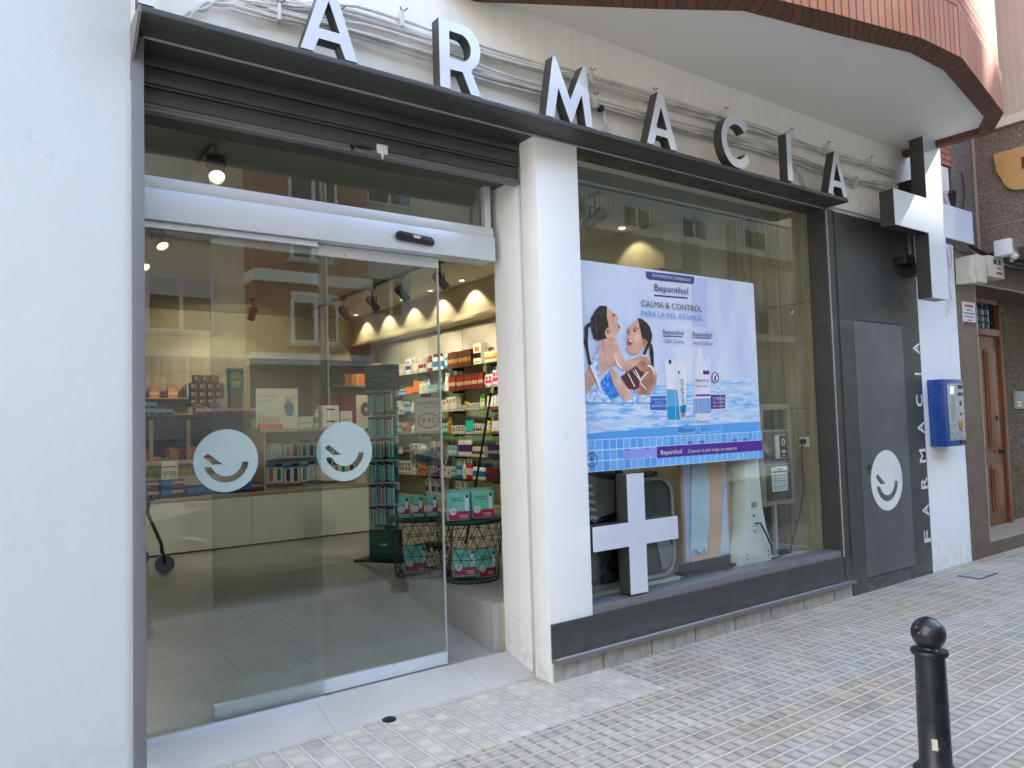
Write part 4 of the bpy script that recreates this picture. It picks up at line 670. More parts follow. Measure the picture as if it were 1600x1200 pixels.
b3 = thing('apartment_building', 'beige apartment block with long railed balconies mirrored in the shop window', 'building', (12, FY, 0), 'apartment buildings across the street')
B(4.6, 34, FY - 6, FY, -.1, 10.5, 'far_cream').build('wall', b3)
for k in range(2):
    z = 3.9 + k * 2.75
    B(7.2, 24, FY, FY + 1.1, z, z + .22, 'far_cream').build('balcony_slab', b3)
    m = B(7.2, 24, FY + 1.05, FY + 1.08, z + 1.12, z + 1.16, 'black_metal')
    for q in range(99): m.box(7.22 + q * .169, 7.24 + q * .169, FY + 1.06, FY + 1.075, z + .22, z + 1.12, 'black_metal')
    m.build('railing', b3)
    for x in (4.9, 7.6, 10.2, 12.8, 15.4, 18.5, 21.5): window(b3, x, z + .25, 1.2, 1.7, FY, .45, False)
# unseen stepped block added at the right; its heights are shaped to block sun
sun_blocker = thing('apartment_building', 'unseen stepped block added at the right street end to cut off sun', 'building', (22, -8, 0), 'apartment buildings across the street')
m = B(20, 21.2, -6.3, 1, -.1, 18.35, 'far_cream').box(20, 21.2, -6.84, -6.3, -.1, 19.6, 'far_cream').box(20, 21.2, -7.1, -6.84, -.1, 20.3, 'far_cream').box(20, 21.2, -7.5, -7.1, -.1, 20.3, 'far_cream').box(20, 21.2, -8.1, -7.5, -.1, 21.9, 'far_cream').box(20, 21.2, -10.8, -8.1, -.1, 27, 'far_cream').box(20, 21.2, -30, -10.8, -.1, 6, 'far_cream'); m.build('wall', sun_blocker)
for k in range(6):
    for y in (-11, -14, -17, -5, -2): 
        B(19.95, 20.0, y, y + 1.2, 3.2 + k * 2.5, 4.6 + k * 2.5, 'far_white').build('window', sun_blocker)
sky_blocker = thing('apartment_building', 'unseen pale block added at the left street end to dim skylight', 'building', (-26, -6, 0), 'apartment buildings across the street')  # added out of view to hold back skylight from the left
B(-19, -15, -30, 8, -.1, 22, 'far_cream_pale').build('wall', sky_blocker)
for k in range(5):
    for y in (-14, -10, -6, -2): B(-15, -14.95, y, y + 1.3, 2.8 + k * 2.8, 4.3 + k * 2.8, 'far_white').build('window', sky_blocker)
# lamp post across the street
lp_ = thing('street_lamp', 'grey street lamp post across the street mirrored in the door glass', 'street lamp', (1.9, -7.2, -.13))
MB().lathe([(.09, 0), (.09, .5), (.06, .55), (.05, 6.5)], (1.9, -7.2, -.13), 'far_grey', 14).build('pole', lp_, smooth=True)
MB().tube([(1.9, -7.2, 6.3), (1.9, -6.8, 6.6), (1.9, -6.2, 6.65)], .035, 'far_grey', 8).build('arm', lp_); B(1.8, 2.0, -6.5, -5.9, 6.6, 6.7, 'far_grey').build('lamp_head', lp_, bev=.02)
# ---- parked cars
def car(name, x0, y0, paint, label):
    t = thing(name, label, 'car', (x0, y0, -.13), 'cars parked along the kerb'); L, W2 = 4.15, 1.72
    P = lambda pts, a, b, mt, nm, **k: MB().prism([pts], a, b, mt).build(nm, t, origin=(0, 0, 0), **k)
    body = [(0, .32), (.05, .25), (.42, .22)] + [(.82 + .36 * math.cos(math.radians(a)), .30 + .36 * math.sin(math.radians(a))) for a in range(190, -11, -20)] + [(1.5, .2), (2.9, .2)] + [(3.46 + .36 * math.cos(math.radians(a)), .30 + .36 * math.sin(math.radians(a))) for a in range(190, -11, -20)] + [(4.0, .24), (4.13, .30), (4.15, .70), (4.05, .92), (3.2, .96), (1.1, .93), (.25, .78), (.03, .62)]
    P(body, -W2, 0, paint, 'body', bev=.03)
    cab = [(.95, .93), (1.75, 1.38), (2.2, 1.45), (3.1, 1.44), (3.75, 1.22), (4.0, .92)]
    P([(x, z) for x, z in cab], -W2 + .14, -.14, paint, 'roof', bev=.05)
    P([(1.18, .96), (1.82, 1.33), (2.35, 1.37), (2.35, .96)], -.142, -.12, 'window_glass', 'side_window'); P([(2.43, .96), (2.43, 1.37), (3.1, 1.36), (3.6, 1.18), (3.72, .96)], -.142, -.12, 'window_glass', 'side_window')
    B(.02, .10, -1.6, -1.2, .60, .72, 'white_gloss').build('headlight', t, origin=(0, 0, 0)); B(.02, .10, -.5, -.1, .60, .72, 'white_gloss').build('headlight', t, origin=(0, 0, 0)); B(4.06, 4.16, -.45, -.08, .68, .84, 'darkred').build('tail_light', t, origin=(0, 0, 0))
    B(1.05, 1.22, .0, .14, .92, 1.04, paint).build('mirror', t, bev=.02, origin=(0, 0, 0))
    for wx in (.82, 3.46):
        for wy, sgn in ((-.11, 1), (-W2 + .11, -1)):
            w_ = MB().lathe([(.20, -.10), (.30, -.10), (.315, -.06), (.315, .06), (.30, .10), (.20, .10)], (wx, wy, .315), 'rubber', 28, axis='y').build('wheel', t, smooth=True, origin=(0, 0, 0))
            m = MB().lathe([(.21, -.05), (.21, .09), (.195, .095), (.19, -.02)], (wx, wy, .315), 'alloy', 28, axis='y').lathe([(.05, .03), (.05, .085), (.03, .09), (0, .09)], (wx, wy, .315), 'alloy', 14, axis='y')
            for k in range(5):
                a = 2 * PI * k / 5 + .3; c_, s_ = math.cos(a), math.sin(a)
                q = [(-.035, .03), (.035, .03), (.045, .2), (-.045, .2)]; m.prism([[(wx + u * c_ - v * s_, .315 + u * s_ + v * c_) for u, v in q]], wy + sgn * .04, wy + sgn * .08, 'alloy')
            r_ = m.build('rim', None, origin=(0, 0, 0)); r_.parent = w_
    return t
car('parked_car', -1.93, -3.26, 'car_paint', 'dark grey parked car by the kerb mirrored in the door glass'); car('parked_car', 3.45, -3.2, 'car_paint_blue', 'dark blue parked car by the kerb mirrored in the shop window')
# ================================================================== ADVERT ON THE GLASS
po = thing('advert_poster', 'large blue advert poster of two bathers and skin cream fixed on the shop window', 'poster', (1.18, .1, 1.187))
PY = .130
KK = (3.44289 + .130) / 3.44289
def kx(x): return max(.36, -2.70047 + (x + 2.70047) * KK)
def kz(z): return 1.5 + (z - 1.5) * KK
def kmap(mb): mb.v = [(kx(v[0]), v[1], kz(v[2])) for v in mb.v]; return mb
kmap(B(.319, 2.04, PY, PY + .006, 1.187, 2.494, 'p_backdrop')).build('panel', po)
m = MB(); art = MB()
for k_, (col, ly, pts) in enumerate(sorted(ART, key=lambda a: a[1])):
    pts = [(min(kx(2.039), max(.36, x)), z) for x, z in pts]; art.prism([pts], PY - .00012 * k_ - .0002, PY - .00012 * k_ - .0001, col)
PY0 = PY; PY = PY - .00012 * len(ART)
for (x0, x1, z0, z1, c_, ly) in [(.319, 2.04, 1.187, 1.385, 'grout', 5)]: m.box(x0, x1, PY - .0004 * ly - .0003, PY - .0004 * ly, z0, z1, c_)
for i in range(29):
    for j in range(3):
        x = .328 + i * .0595; z = 1.191 + j * .0655
        mt = rnd.choice(('tile1', 'tile2', 'tile2', 'tile2'))
        if j == 1: mt = 'tile3' if i in (5, 8, 10, 12) else ('tile4' if i in (6, 7, 9) else ('purple' if i > 9 else mt))
        if j == 1 and i > 9: continue
        if x < 2.0: m.box(x, min(2.038, x + .053), PY - .0027, PY - .0024, z, z + .058, mt)
for q in (15, 17, 23, 25): m.box(.328 + q * .0595, .328 + q * .0595 + .053, PY - .0031, PY - .0028, 1.322, 1.34, 'tile3')
m.box(.92, 2.04, PY - .0031, PY - .0028, 1.243, 1.318, 'purple'); m.box(.62, .92, PY - .0031, PY - .0028, 1.252, 1.306, 'tile4')
m.prism([[(.352 + .045 * math.cos(a * PI / 12), 1.262 + .045 * math.sin(a * PI / 12)) for a in range(24)], [(.352 + .039 * math.cos(a * PI / 12), 1.262 + .039 * math.sin(a * PI / 12)) for a in range(24)]], PY - .0036, PY - .0033, 'navy')
m.box(.335, .368, PY - .0036, PY - .0033, 1.259, 1.266, 'navy').box(.349, .355, PY - .0036, PY - .0033, 1.235, 1.29, 'navy')
for (x0, x1, z0, z1) in ((1.115, 1.32, 1.395, 2.12), (1.345, 1.59, 1.395, 2.12)):
    o1, o2 = rrect(x0, x1, z0, z1, .03), rrect(x0 + .003, x1 - .003, z0 + .003, z1 - .003, .027); m.prism([o1, o2], PY - .0016, PY - .0013, 'p_sky1')
for k, (x0, x1, z) in enumerate(((1.13, 1.18, 1.432), (1.13, 1.30, 1.420), (1.13, 1.28, 1.410), (1.37, 1.43, 1.418))): m.box(x0, x1, PY - .0016, PY - .0013, z, z + .003, 'ink')
kmap(m); art.build('picture_figures', po); m.build('printed_picture', po)
m = MB()
for body, col, ly, x0, x1, z0, hh in TXT: m.text(body, col, x0, x1, z0, hh, PY - .0004 * ly - .0008, bold=.006 if body == 'Bepanthol' else 0)
m.text('Bepanthol', 'navy', 1.51, 1.77, 0, .035, 0, fn=lambda u, v: (kx(1.205) - v, PY - .0045, u))
m.build('lettering', po); PY = PY0
# ================================================================== SHOP ROOM
S('shop_floor', MB().box(-.088, .30, .468, 8.2, -.1, .38, 'shop_tile').box(.30, 3.03, .16, 8.2, -.1, .378, 'shop_tile')
  .box(-3.6, -.09, 2.5, 8.2, -.1, .38, 'shop_tile').prism([[(.442, -.1), (2.498, -.1), (2.498, .38), (.50, .09), (.442, .088)]], -3.6, -.09, 'shop_tile', plane='yz')
  .prism([[(.15, -.1), (.44, -.1), (.44, .086), (.15, .008)]], -2.124, 0, 'threshold_tile', plane='yz').box(-.03, .0, .462, .467, .085, .38, 'oak_light'))
S('shop_ceiling', MB().box(-3.6, 2.9, .46, 8.2, 3.302, 3.4, 'ceiling_white').box(.3, 3.1, .16, .46, 3.302, 3.4, 'ceiling_white').box(2.9, 3.1, .46, 1.3, 3.302, 3.4, 'ceiling_white'))
m = B(-3.7, -3.6, .35, 8.3, -.1, 3.4, 'shop_white').box(-3.6, 2.9, 8.2, 8.3, 2.62, 3.4, 'beige_wall').box(-3.6, .72, 8.2, 8.3, .38, 2.62, 'oak_panel').box(.72, 2.9, 8.2, 8.3, .38, 2.62, 'darkgrey').box(2.642, 2.9, 1.2, 8.2, .38, 3.3, 'beige_wall').box(-3.6, -2.172, .351, .40, -.1, 3.4, 'shop_white')
S('shop_walls', m)
wp = MB().box(3.03, 3.08, .159, 1.0, .38, 3.3, 'oak_panel')
for z in (1.55, 2.45): wp.box(3.028, 3.03, .159, 1.0, z, z + .004, 'darkgrey')
for y in (.45, .73): wp.box(3.028, 3.03, y, y + .004, .38, 3.3, 'darkgrey')
wp = wp.build('wood_panelling', origin=(3.05, .5, .38)); tag(wp, 'grey oak wall panelling on the right side inside the shop window', 'panelling')
cl_ = B(2.66, 3.08, 1.001, 1.198, .38, 3.3, 'shop_white').build('column', origin=(2.7, 1, .38)); tag(cl_, 'pale grey square column behind the shop window beside the oak panelling', 'column')
# header with scalloped light above the shelves
hd = thing('shelf_bulkhead', 'lit cream bulkhead running above the glass product shelves', 'bulkhead', (2.4, 4.5, 2.85))
B(2.40, 2.64, 1.2, 8.19, 2.87, 3.30, 'beige_wall').build('panel', hd); B(2.33, 2.64, 1.2, 8.19, 2.835, 2.868, 'oak_light').build('light_shelf', hd)
for i, y in enumerate((1.55, 2.6, 3.55, 4.4, 5.2, 6.0, 6.8, 7.6)):
    MB().lathe([(.03, 0), (.035, .012)], (2.22, y, 3.288), 'downlight_lens', 14).build('downlight', hd)
    l = bpy.data.lights.new('downlight', 'SPOT'); l.energy = 3.2 if y > 2 else 1.0; l.spot_size = math.radians(105); l.spot_blend = .35; l.color = (1, .80, .48); l.shadow_soft_size = .02
    o = bpy.data.objects.new('downlight_beam', l); COL.objects.link(o); o.location = (2.20, y, 3.27); o.rotation_euler = Vector((-.28, 0, 1)).to_track_quat('Z', 'Y').to_euler()
# shelving
sv = thing('wall_shelving', 'tall wall shelving with six glass shelves full of toiletries', 'shelving', (2.5, 5, .38))
B(2.62, 2.64, 3.3, 8.0, .381, 2.834, 'beige_wall').build('back_panel', sv)
m = MB()
for y in (4.15, 5.05, 5.95, 6.85, 7.75): m.box(2.617, 2.619, y, y + .004, .60, 2.834, 'darkgrey')
m.build('panel_joint', sv)
B(2.42, 2.62, 3.3, 8.0, .381, .50, 'oak_light').build('plinth', sv)
SHZ = [r[0] for r in ROWS]
for z in SHZ:
    B(2.39, 2.618, 3.3, 7.95, z - .010, z, 'shelf_glass').build('shelf', sv)
    for y in (4.15, 5.05, 5.95, 6.85, 7.75): B(2.45, 2.617, y - .012, y + .012, z - .035, z - .011, 'black_metal').build('bracket', sv)
# ---- products
KIND = {}
def bottle(mb, w_, h, body, cap, band, seg=12):
    r = w_ / 2; H = h
    mb.lathe([(r * .9, 0), (r, .01), (r, .22 * H)], (0, 0, 0), body, seg); mb.lathe([(r * 1.01, .22 * H), (r * 1.01, .55 * H)], (0, 0, 0), band, seg)
    mb.lathe([(r, .55 * H), (r * .98, .68 * H), (r * .55, .78 * H), (r * .40, .80 * H)], (0, 0, 0), body, seg); mb.lathe([(r * .48, .80 * H), (r * .48, .97 * H), (r * .3, H)], (0, 0, 0), cap, seg); return mb
def carton(mb, w_, d, h, body, band, acc=None):
    mb.box(-d / 2, d / 2, -w_ / 2, w_ / 2, 0, h, body)
    mb.box(-d / 2 - .0012, -d / 2, -w_ / 2 + .002, w_ / 2 - .002, h * .30, h * .55, band)
    if acc: mb.box(-d / 2 - .002, -d / 2 - .0012, -w_ / 4, w_ / 4, h * .62, h * .85, acc); mb.box(-d / 2 - .002, -d / 2 - .0012, -w_ / 3, w_ / 3, h * .08, h * .14, acc)
    return mb
def tubep(mb, w_, h, body, cap):
    r = w_ / 2; mb.lathe([(r * .8, 0), (r * .8, h * .16)], (0, 0, 0), cap, 12)
    n = 12; rings = []
    for t_ in (0, .5, 1):
        rings.append([(math.cos(2 * PI * j / n) * (r * (1 - t_) + .003 * t_), math.sin(2 * PI * j / n) * r * (1 + .15 * t_), h * (.17 + .83 * t_)) for j in range(n)])
    vs = [v for q in rings for v in q]; fs = [(i * n + j, i * n + (j + 1) % n, (i + 1) * n + (j + 1) % n, (i + 1) * n + j) for i in range(2) for j in range(n)] + [tuple(range(2 * n, 3 * n))]
    mb.add(vs, fs, body); return mb
SPEC = {  # kind: (form, colours, word, look)
 'wo': ('c', ('pale', 'orange', 'yellow'), 'cream box with orange leaf print'), 'pat': ('c', ('pale', 'black_plastic', 'gold'), 'tall cream box with black dotted pattern'), 'dg': ('c', ('brownh', 'gold', 'darkgrey'), 'dark brown and gold hair dye box'),
 'bb': ('b', ('blue', 'white_paint', 'lightblue'), 'blue bottle'), 'wn': ('b', ('white_paint', 'navy', 'blue'), 'white bottle with navy cap'), 'dr': ('b', ('darkred', 'darkred', 'white_paint'), 'dark red bottle'), 'wr': ('c', ('white_paint', 'darkred', 'pinkp'), 'white box with dark red band'),
 'pb': ('c', ('pale', 'cream', 'gold'), 'pale cream box'), 'wb': ('c', ('white_paint', 'navy', 'grey'), 'white box with navy band'), 'wp': ('c', ('white_paint', 'purple', 'pinkm'), 'white and purple box'), 'rw': ('c', ('white_paint', 'pinkm', 'red'), 'white box with crimson foot'),
 'bk': ('b', ('darkgrey', 'black_plastic', 'grey'), 'black jar bottle'), 'rb': ('c', ('brownh', 'flesh', 'red'), 'red brown hair dye box'), 'wt': ('b', ('white_paint', 'white_paint', 'pale'), 'plain white bottle'), 'gr': ('b', ('green', 'white_paint', 'lightblue'), 'green bottle'),
 'lb': ('c', ('lightblue', 'white_paint', 'teal'), 'pale blue box'), 'ro': ('t', ('orange', 'red', 'white_paint'), 'orange red tube'), 'pk': ('t', ('white_paint', 'pinkm', 'pinkm'), 'white tube with crimson cap'), 'lg': ('b', ('lime', 'green', 'white_paint'), 'lime green bottle'),
 'ws': ('c', ('white_paint', 'grey', 'darkgrey'), 'little white box'), 'yl': ('c', ('yellow', 'pale', 'gold'), 'yellow box'), 'pw': ('b', ('pinkp', 'white_paint', 'white_paint'), 'pale pink bottle'), 'yb': ('b', ('yellow', 'black_plastic', 'white_paint'), 'yellow jar with black lid'),
 'wd': ('c', ('white_paint', 'darkgrey', 'gold'), 'white box with dark dots'), 'tl': ('t', ('teal', 'white_paint', 'teal'), 'teal tube'), 'am': ('b', ('amber', 'gold', 'amber'), 'amber bottle'), 'fb': ('c', ('flesh', 'brownh', 'pinkp'), 'flesh coloured box'),
 'nv': ('c', ('navy', 'grey', 'darkred'), 'navy box'), 'fr': ('c', ('pale', 'darkgrey', 'white_paint'), 'cream framed box'), 'tw': ('b', ('white_paint', 'white_paint', 'plum'), 'tall white lotion bottle'), 'bk2': ('c', ('maroon', 'darkgrey', 'magenta'), 'black and dark red box'),
 'rd': ('b', ('red', 'white_paint', 'white_paint'), 'red and white bottle'), 'pu': ('c', ('purple', 'pinkm', 'white_paint'), 'purple box'), 'or': ('c', ('orange', 'red', 'yellow'), 'orange box'), 'pk7': ('c', ('white_paint', 'navy', 'grey'), 'large white pack with navy top')}
SHN = ['top shelf', 'second shelf from top', 'third shelf from top', 'fourth shelf from top', 'fifth shelf from top', 'lowest shelf']
NAMES = {'c': 'product_box', 'b': 'product_bottle', 't': 'product_tube'}; CATS = {'c': 'box', 'b': 'bottle', 't': 'tube'}
for ri, (z, its) in enumerate(ROWS):
    its = list(its); occ = sorted((a, b) for a, b, *_ in its); y = 3.75; gaps = []
    for a, b in occ + [(7.7, 7.7)]:
        if a - y > .09: gaps.append((y + .01, min(a, 7.7) - .01))
        y = max(y, b)
    for a, b in gaps:
        n_ = max(1, int((b - a) / .085)); step = (b - a) / n_; i_ = 0
        while i_ < n_:
            q_ = min(n_ - i_, rnd.choice((2, 3, 4))); its.append((a + i_ * step, a + (i_ + q_) * step, rnd.uniform(.08, .17), q_, rnd.choice(('wt', 'pb', 'wb', 'rw', 'lb', 'wn', 'pw', 'ws', 'gr', 'tl', 'bb', 'wd')))); i_ += q_
    for (ya, yb, h, n, kind) in its:
        form, cols, look = SPEC[kind]; h = min(.27, max(.07, h * 1.25)); pitch = (yb - ya) / n; w_ = min(pitch * .94, .16)
        mb = MB()
        if form == 'c': carton(mb, w_, min(.12, max(.05, w_ * 1.1)), h, *cols)
        elif form == 'b': bottle(mb, min(w_, .075), h, *cols)
        else: tubep(mb, min(w_, .06), h, cols[0], cols[1])
        proto = mb.build(NAMES[form], origin=(0, 0, 0)); me = proto.data; key = (kind, ri); tw = ''
        mid = (ya + yb) / 2; tw = ' near the pillar end' if mid < 5.0 else (' in the middle stretch' if mid < 6.6 else ' at the far end')
        for i in range(n):
            o = proto if i == 0 else proto.copy()
            if i: COL.objects.link(o)
            o.location = (2.40 + .012 + (min(.12, max(.05, w_ * 1.1)) if form == 'c' else w_) / 2 + rnd.uniform(0, .012), yb - pitch * (i + .5), z + .0005); o.rotation_euler.z = rnd.uniform(-.06, .06); o.scale.z = rnd.uniform(.97, 1.02)
            gl_ = look + ' on the ' + SHN[ri] + tw
            tag(o, gl_, CATS[form], gl_)
for i, y in enumerate((4.85, 4.98, 5.45, 5.62, 5.79)):
    if i == 0: proto = carton(MB(), .11, .12, .30, *SPEC['pk7'][1]).box(-.062, .062, -.056, .056, .27, .303, 'navy').build('product_pack', origin=(0, 0, 0))
    o = proto if i == 0 else proto.copy()
    if i: COL.objects.link(o)
    o.location = (2.50, y, .501); tag(o, 'large white pack with navy top on the plinth under the shelves', 'pack', 'large white packs under the shelves')
# ---- track lights
def track(x, y0, y1, label, zc=3.301):
    o = B(x - .018, x + .018, y0, y1, zc - .03, zc, 'grey').build('light_track', origin=(x, (y0 + y1) / 2, zc)); return tag(o, label, 'light track')
track(-1.5, .6, 7.2, 'pale ceiling light track above the left of the door'); track(1.4, 1.3, 7.5, 'dark ceiling light track above the right half of the shop')
def spot(x, y, aim, label, lit=True, power=26, zt=3.27, mat='grey'):
    t = thing('track_spotlight', label, 'spotlight', (x, y, zt), 'spotlights on the ceiling tracks')
    ax = Vector(aim).normalized(); c = Vector((0, 0, -.20)); rot = ax.to_track_quat('Z', 'Y').to_matrix().to_4x4(); rot.translation = c
    MB().box(-.016, .016, -.07, .07, -.03, 0, mat).tube([(0, 0, -.03), (0, 0, -.12)], .009, mat, 8).tube([(-.055, 0, -.12), (.055, 0, -.12)], .006, mat, 6).tube([(.055, 0, -.12), (.055, 0, -.20)], .006, mat, 6).tube([(-.055, 0, -.12), (-.055, 0, -.20)], .006, mat, 6).build('arm', t, origin=(0, 0, 0))
    m = MB().lathe([(.030, -.10), (.044, -.09), (.046, .085), (.052, .095), (.052, .10), (.045, .10), (.043, .085)], (0, 0, 0), mat, 20, M4=rot)
    for k in range(14):
        a = 2 * PI * k / 14; m.tube([tuple(rot @ Vector((.047 * math.cos(a), .047 * math.sin(a), -.085))), tuple(rot @ Vector((.049 * math.cos(a), .049 * math.sin(a), -.02)))], .004, 'darkgrey', 4)
    m.build('lamp_head', t, smooth=True, origin=(0, 0, 0))
    MB().lathe([(.043, .0), (.0, .004)], (0, 0, .088), 'lamp_lens' if lit else 'grey', 20, M4=rot).build('lens', t, origin=(0, 0, 0))
    if lit and power:
        l = bpy.data.lights.new('spot', 'SPOT'); l.energy = power * .16; l.spot_size = math.radians(80); l.spot_blend = .6; l.color = (1, .88, .66); l.shadow_soft_size = .04
        o = bpy.data.objects.new('spot_beam', l); COL.objects.link(o); o.location = Vector((x, y, zt)) + c + ax * .11; o.rotation_euler = (-ax).to_track_quat('Z', 'Y').to_euler()
spot(-1.55, 1.10, (-.1, -.62, -.8), 'large lit ceiling spotlight right behind the door transom', power=10)
spot(-1.52, 3.0, (.25, -.55, -.8), 'lit ceiling spotlight, nearer of the pair behind the door glass', power=30); spot(-1.50, 3.9, (.25, -.55, -.8), 'lit ceiling spotlight, farther of the pair behind the door glass', power=30); spot(-1.5, 4.75, (.1, -.6, -.8), 'lit ceiling spotlight half hidden by the door post', power=26)
spot(1.38, 3.5, (.75, .1, -.65), 'unlit looking spotlight nearest the door opening, turned to the shelves', power=75, mat='frame_grey'); spot(1.38, 4.4, (.75, .2, -.65), 'spotlight on the right track, second from the door, turned to the shelves', power=75, mat='frame_grey')
spot(1.38, 5.2, (.75, .3, -.65), 'spotlight on the right track, third from the door, turned to the shelves', power=75, mat='frame_grey'); spot(1.38, 6.1, (.75, .3, -.65), 'spotlight on the right track, farthest one, turned to the shelves', power=75, mat='frame_grey')
spot(1.2, .80, (-.3, .85, -.5), 'spotlight high up just behind the shop window glass', power=70, mat='frame_grey'); spot(.3, 6.6, (0, .8, -.6), 'double black spotlight aimed at the oak wall behind the counter', power=50, mat='black_metal')
tr = B(1.0, 2.4, .78, .82, 3.272, 3.30, 'grey').build('light_track', origin=(1.7, .8, 3.3)); tag(tr, 'short light track behind the top of the shop window', 'light track')
spot(-.4, 2.5, (.1, .62, -.75), 'added spotlight brightening the counter front', power=70)  # extra lamp, added to brighten the counter front
spot(-2.4, 2.6, (.3, .6, -.75), 'added spotlight out of view at the left, brightening the counter', power=50)  # second added lamp, unseen, lifts the left of the counter
l = bpy.data.lights.new('back_wash', 'SPOT'); l.energy = 7; l.spot_size = math.radians(110); l.spot_blend = .5; l.color = (1, .83, .55); o = bpy.data.objects.new('spot_beam', l); COL.objects.link(o); o.location = (0.35, 6.75, 3.0); o.rotation_euler = Vector((0, -.8, .35)).to_track_quat('Z', 'Y').to_euler()
# ---- counter
ct = thing('shop_counter', 'long pharmacy counter with pale laminate front and wooden edges', 'counter', (-.5, 4.05, .38))
for a, b in ((-3.0, -.494), (-.49, .205), (.21, .745)): B(a, b, 4.05, 4.08, .395, .87, 'white_laminate').build('front_panel', ct)
B(-3.0, .745, 4.04, 4.62, .872, .90, 'oak_light').build('ledge', ct); B(-3.0, .74, 4.07, 4.1, .381, .395, 'black_plastic').build('toe_kick', ct)
B(-.36, .745, 4.20, 4.62, 1.48, 1.515, 'oak_light').box(-3.0, -.37, 4.35, 4.62, 1.20, 1.23, 'oak_light').build('worktop', ct)
m = B(-.355, .74, 4.42, 4.45, .901, 1.48, 'p_sky3')
for k in range(9): m.box(-.352, .735, 4.412, 4.42, .93 + k * .06, .935 + k * .06, 'white_paint')
m.box(-.37, -.352, 4.05, 4.62, .901, 1.48, 'oak_light').build('pegboard', ct)
B(-3.0, -.38, 4.40, 4.43, .901, 1.20, 'oak_panel').build('back_board', ct)
B(-.34, .72, 4.12, 4.40, 1.40, 1.406, 'shelf_glass').build('glass_shelf', ct)
cols = ['blue', 'white_paint', 'purple', 'lightblue', 'pinkm', 'navy', 'white_paint', 'green']
protos = []
for q in range(8):
    mb = B(-.035, .035, -.006, .006, 0, .18, 'white_paint').box(-.035, .035, -.008, -.006, .145, .18, 'navy' if q % 2 else 'blue').box(-.016, .016, -.016, -.006, .02, .135, cols[q]).box(-.006, .006, -.019, -.016, .03, .12, cols[(q + 3) % 8])
    protos.append(mb.build('blister_pack', origin=(0, 0, 0), link=False).data)
k = 0
for r_, z in enumerate((1.20, .945)):
    for i in range(12):
        o = bpy.data.objects.new('blister_pack', protos[(i * 3 + r_) % 8]); COL.objects.link(o); o.location = (-.30 + i * .089, 4.36 - .02 * (i % 2), z + rnd.uniform(-.01, .015)); o.scale = (1.15, 1, rnd.uniform(1.0, 1.2))
        tag(o, ['small toothbrush pack hanging in the upper row under the counter', 'blue topped toothbrush pack hanging in the lower row under the counter'][r_], 'pack', ['toothbrush packs, upper row', 'toothbrush packs, lower row'][r_])
for i, (x, z, a) in enumerate(((-1.42, .901, 0), (-1.21, .901, 0), (-1.21, .985, 0), (-1.42, .985, 0), (-.48, .901, 0))):
    o = B(-.10, .10, -.07, .07, 0, .08, 'navy').box(-.095, .02, -.072, -.07, .03, .075, 'blue').box(.0, .095, -.073, -.07, .045, .07, 'flesh').box(-.02, .08, -.073, -.07, .008, .028, 'darkred').build('product_box', origin=(0, 0, 0)); o.location = (x, 4.14, z)
    tag(o, ['navy and blue tissue box, lowest at the far left of the counter ledge', 'navy and blue box at the bottom of the stack beneath the price card', 'navy and blue box on top of the stack beneath the price card', 'navy and blue box, upper one at the far left of the ledge', 'navy box with flesh print beside the toothbrush packs'][i], 'box')
for i in range(7):
    o = B(-.042, .042, -.05, .05, 0, .10, 'navy').box(-.036, .036, -.052, -.05, .03, .08, 'blue').build('product_box', origin=(0, 0, 0)) if i == 0 else o.copy()
    if i: COL.objects.link(o)
    o.location = (-1.04 + i * .085, 4.13, .9015); tag(o, 'small navy box in the row along the counter ledge', 'box', 'small navy boxes on the counter ledge')
for i, (x, c_) in enumerate(((-.98, 'white_paint'), (-.88, 'pale'), (-.76, 'pinkp'), (-.66, 'pinkm'))):
    o = carton(MB(), .08, .08, .09, c_, 'pinkp', 'grey').build('product_box', origin=(0, 0, 0)); o.location = (x, 4.28, .9015); o.rotation_euler.z = PI / 2; tag(o, ['white carton', 'cream carton', 'pink carton', 'crimson carton'][i] + ' behind the small navy boxes on the ledge', 'box')
pc = B(-1.285, -1.145, 4.17, 4.174, 1.068, 1.24, 'cream').text('9\'90', 'green_dark', -1.27, -1.16, 1.09, .055, 4.168).box(-1.275, -1.155, 4.168, 4.17, 1.18, 1.19, 'darkred').build('price_card', origin=(-1.2, 4.17, 1.068)); tag(pc, 'cream price card reading 9\'90 on the boxes at left of counter', 'price card')
pl = thing('grass_trough', 'low wooden trough of bright yellow green artificial grass on the counter', 'plant', (-1.2, 4.3, 1.08))
B(-1.55, -.72, 4.26, 4.36, .9015, 1.09, 'oak_light').build('trough', pl)
m = MB()
for i in range(420):
    x = rnd.uniform(-1.54, -.73); y = rnd.uniform(4.26, 4.36); h = rnd.uniform(.05, .13); a = rnd.uniform(0, PI); dx, dy = .006 * math.cos(a), .006 * math.sin(a); lx, ly = rnd.uniform(-.03, .03), rnd.uniform(-.03, .03)
    m.face([(x - dx, y - dy, 1.085), (x + dx, y + dy, 1.085), (x + lx, y + ly, 1.085 + h)], 'leaf_tip' if rnd.random() < .45 else 'leaf')
m.build('grass', pl)
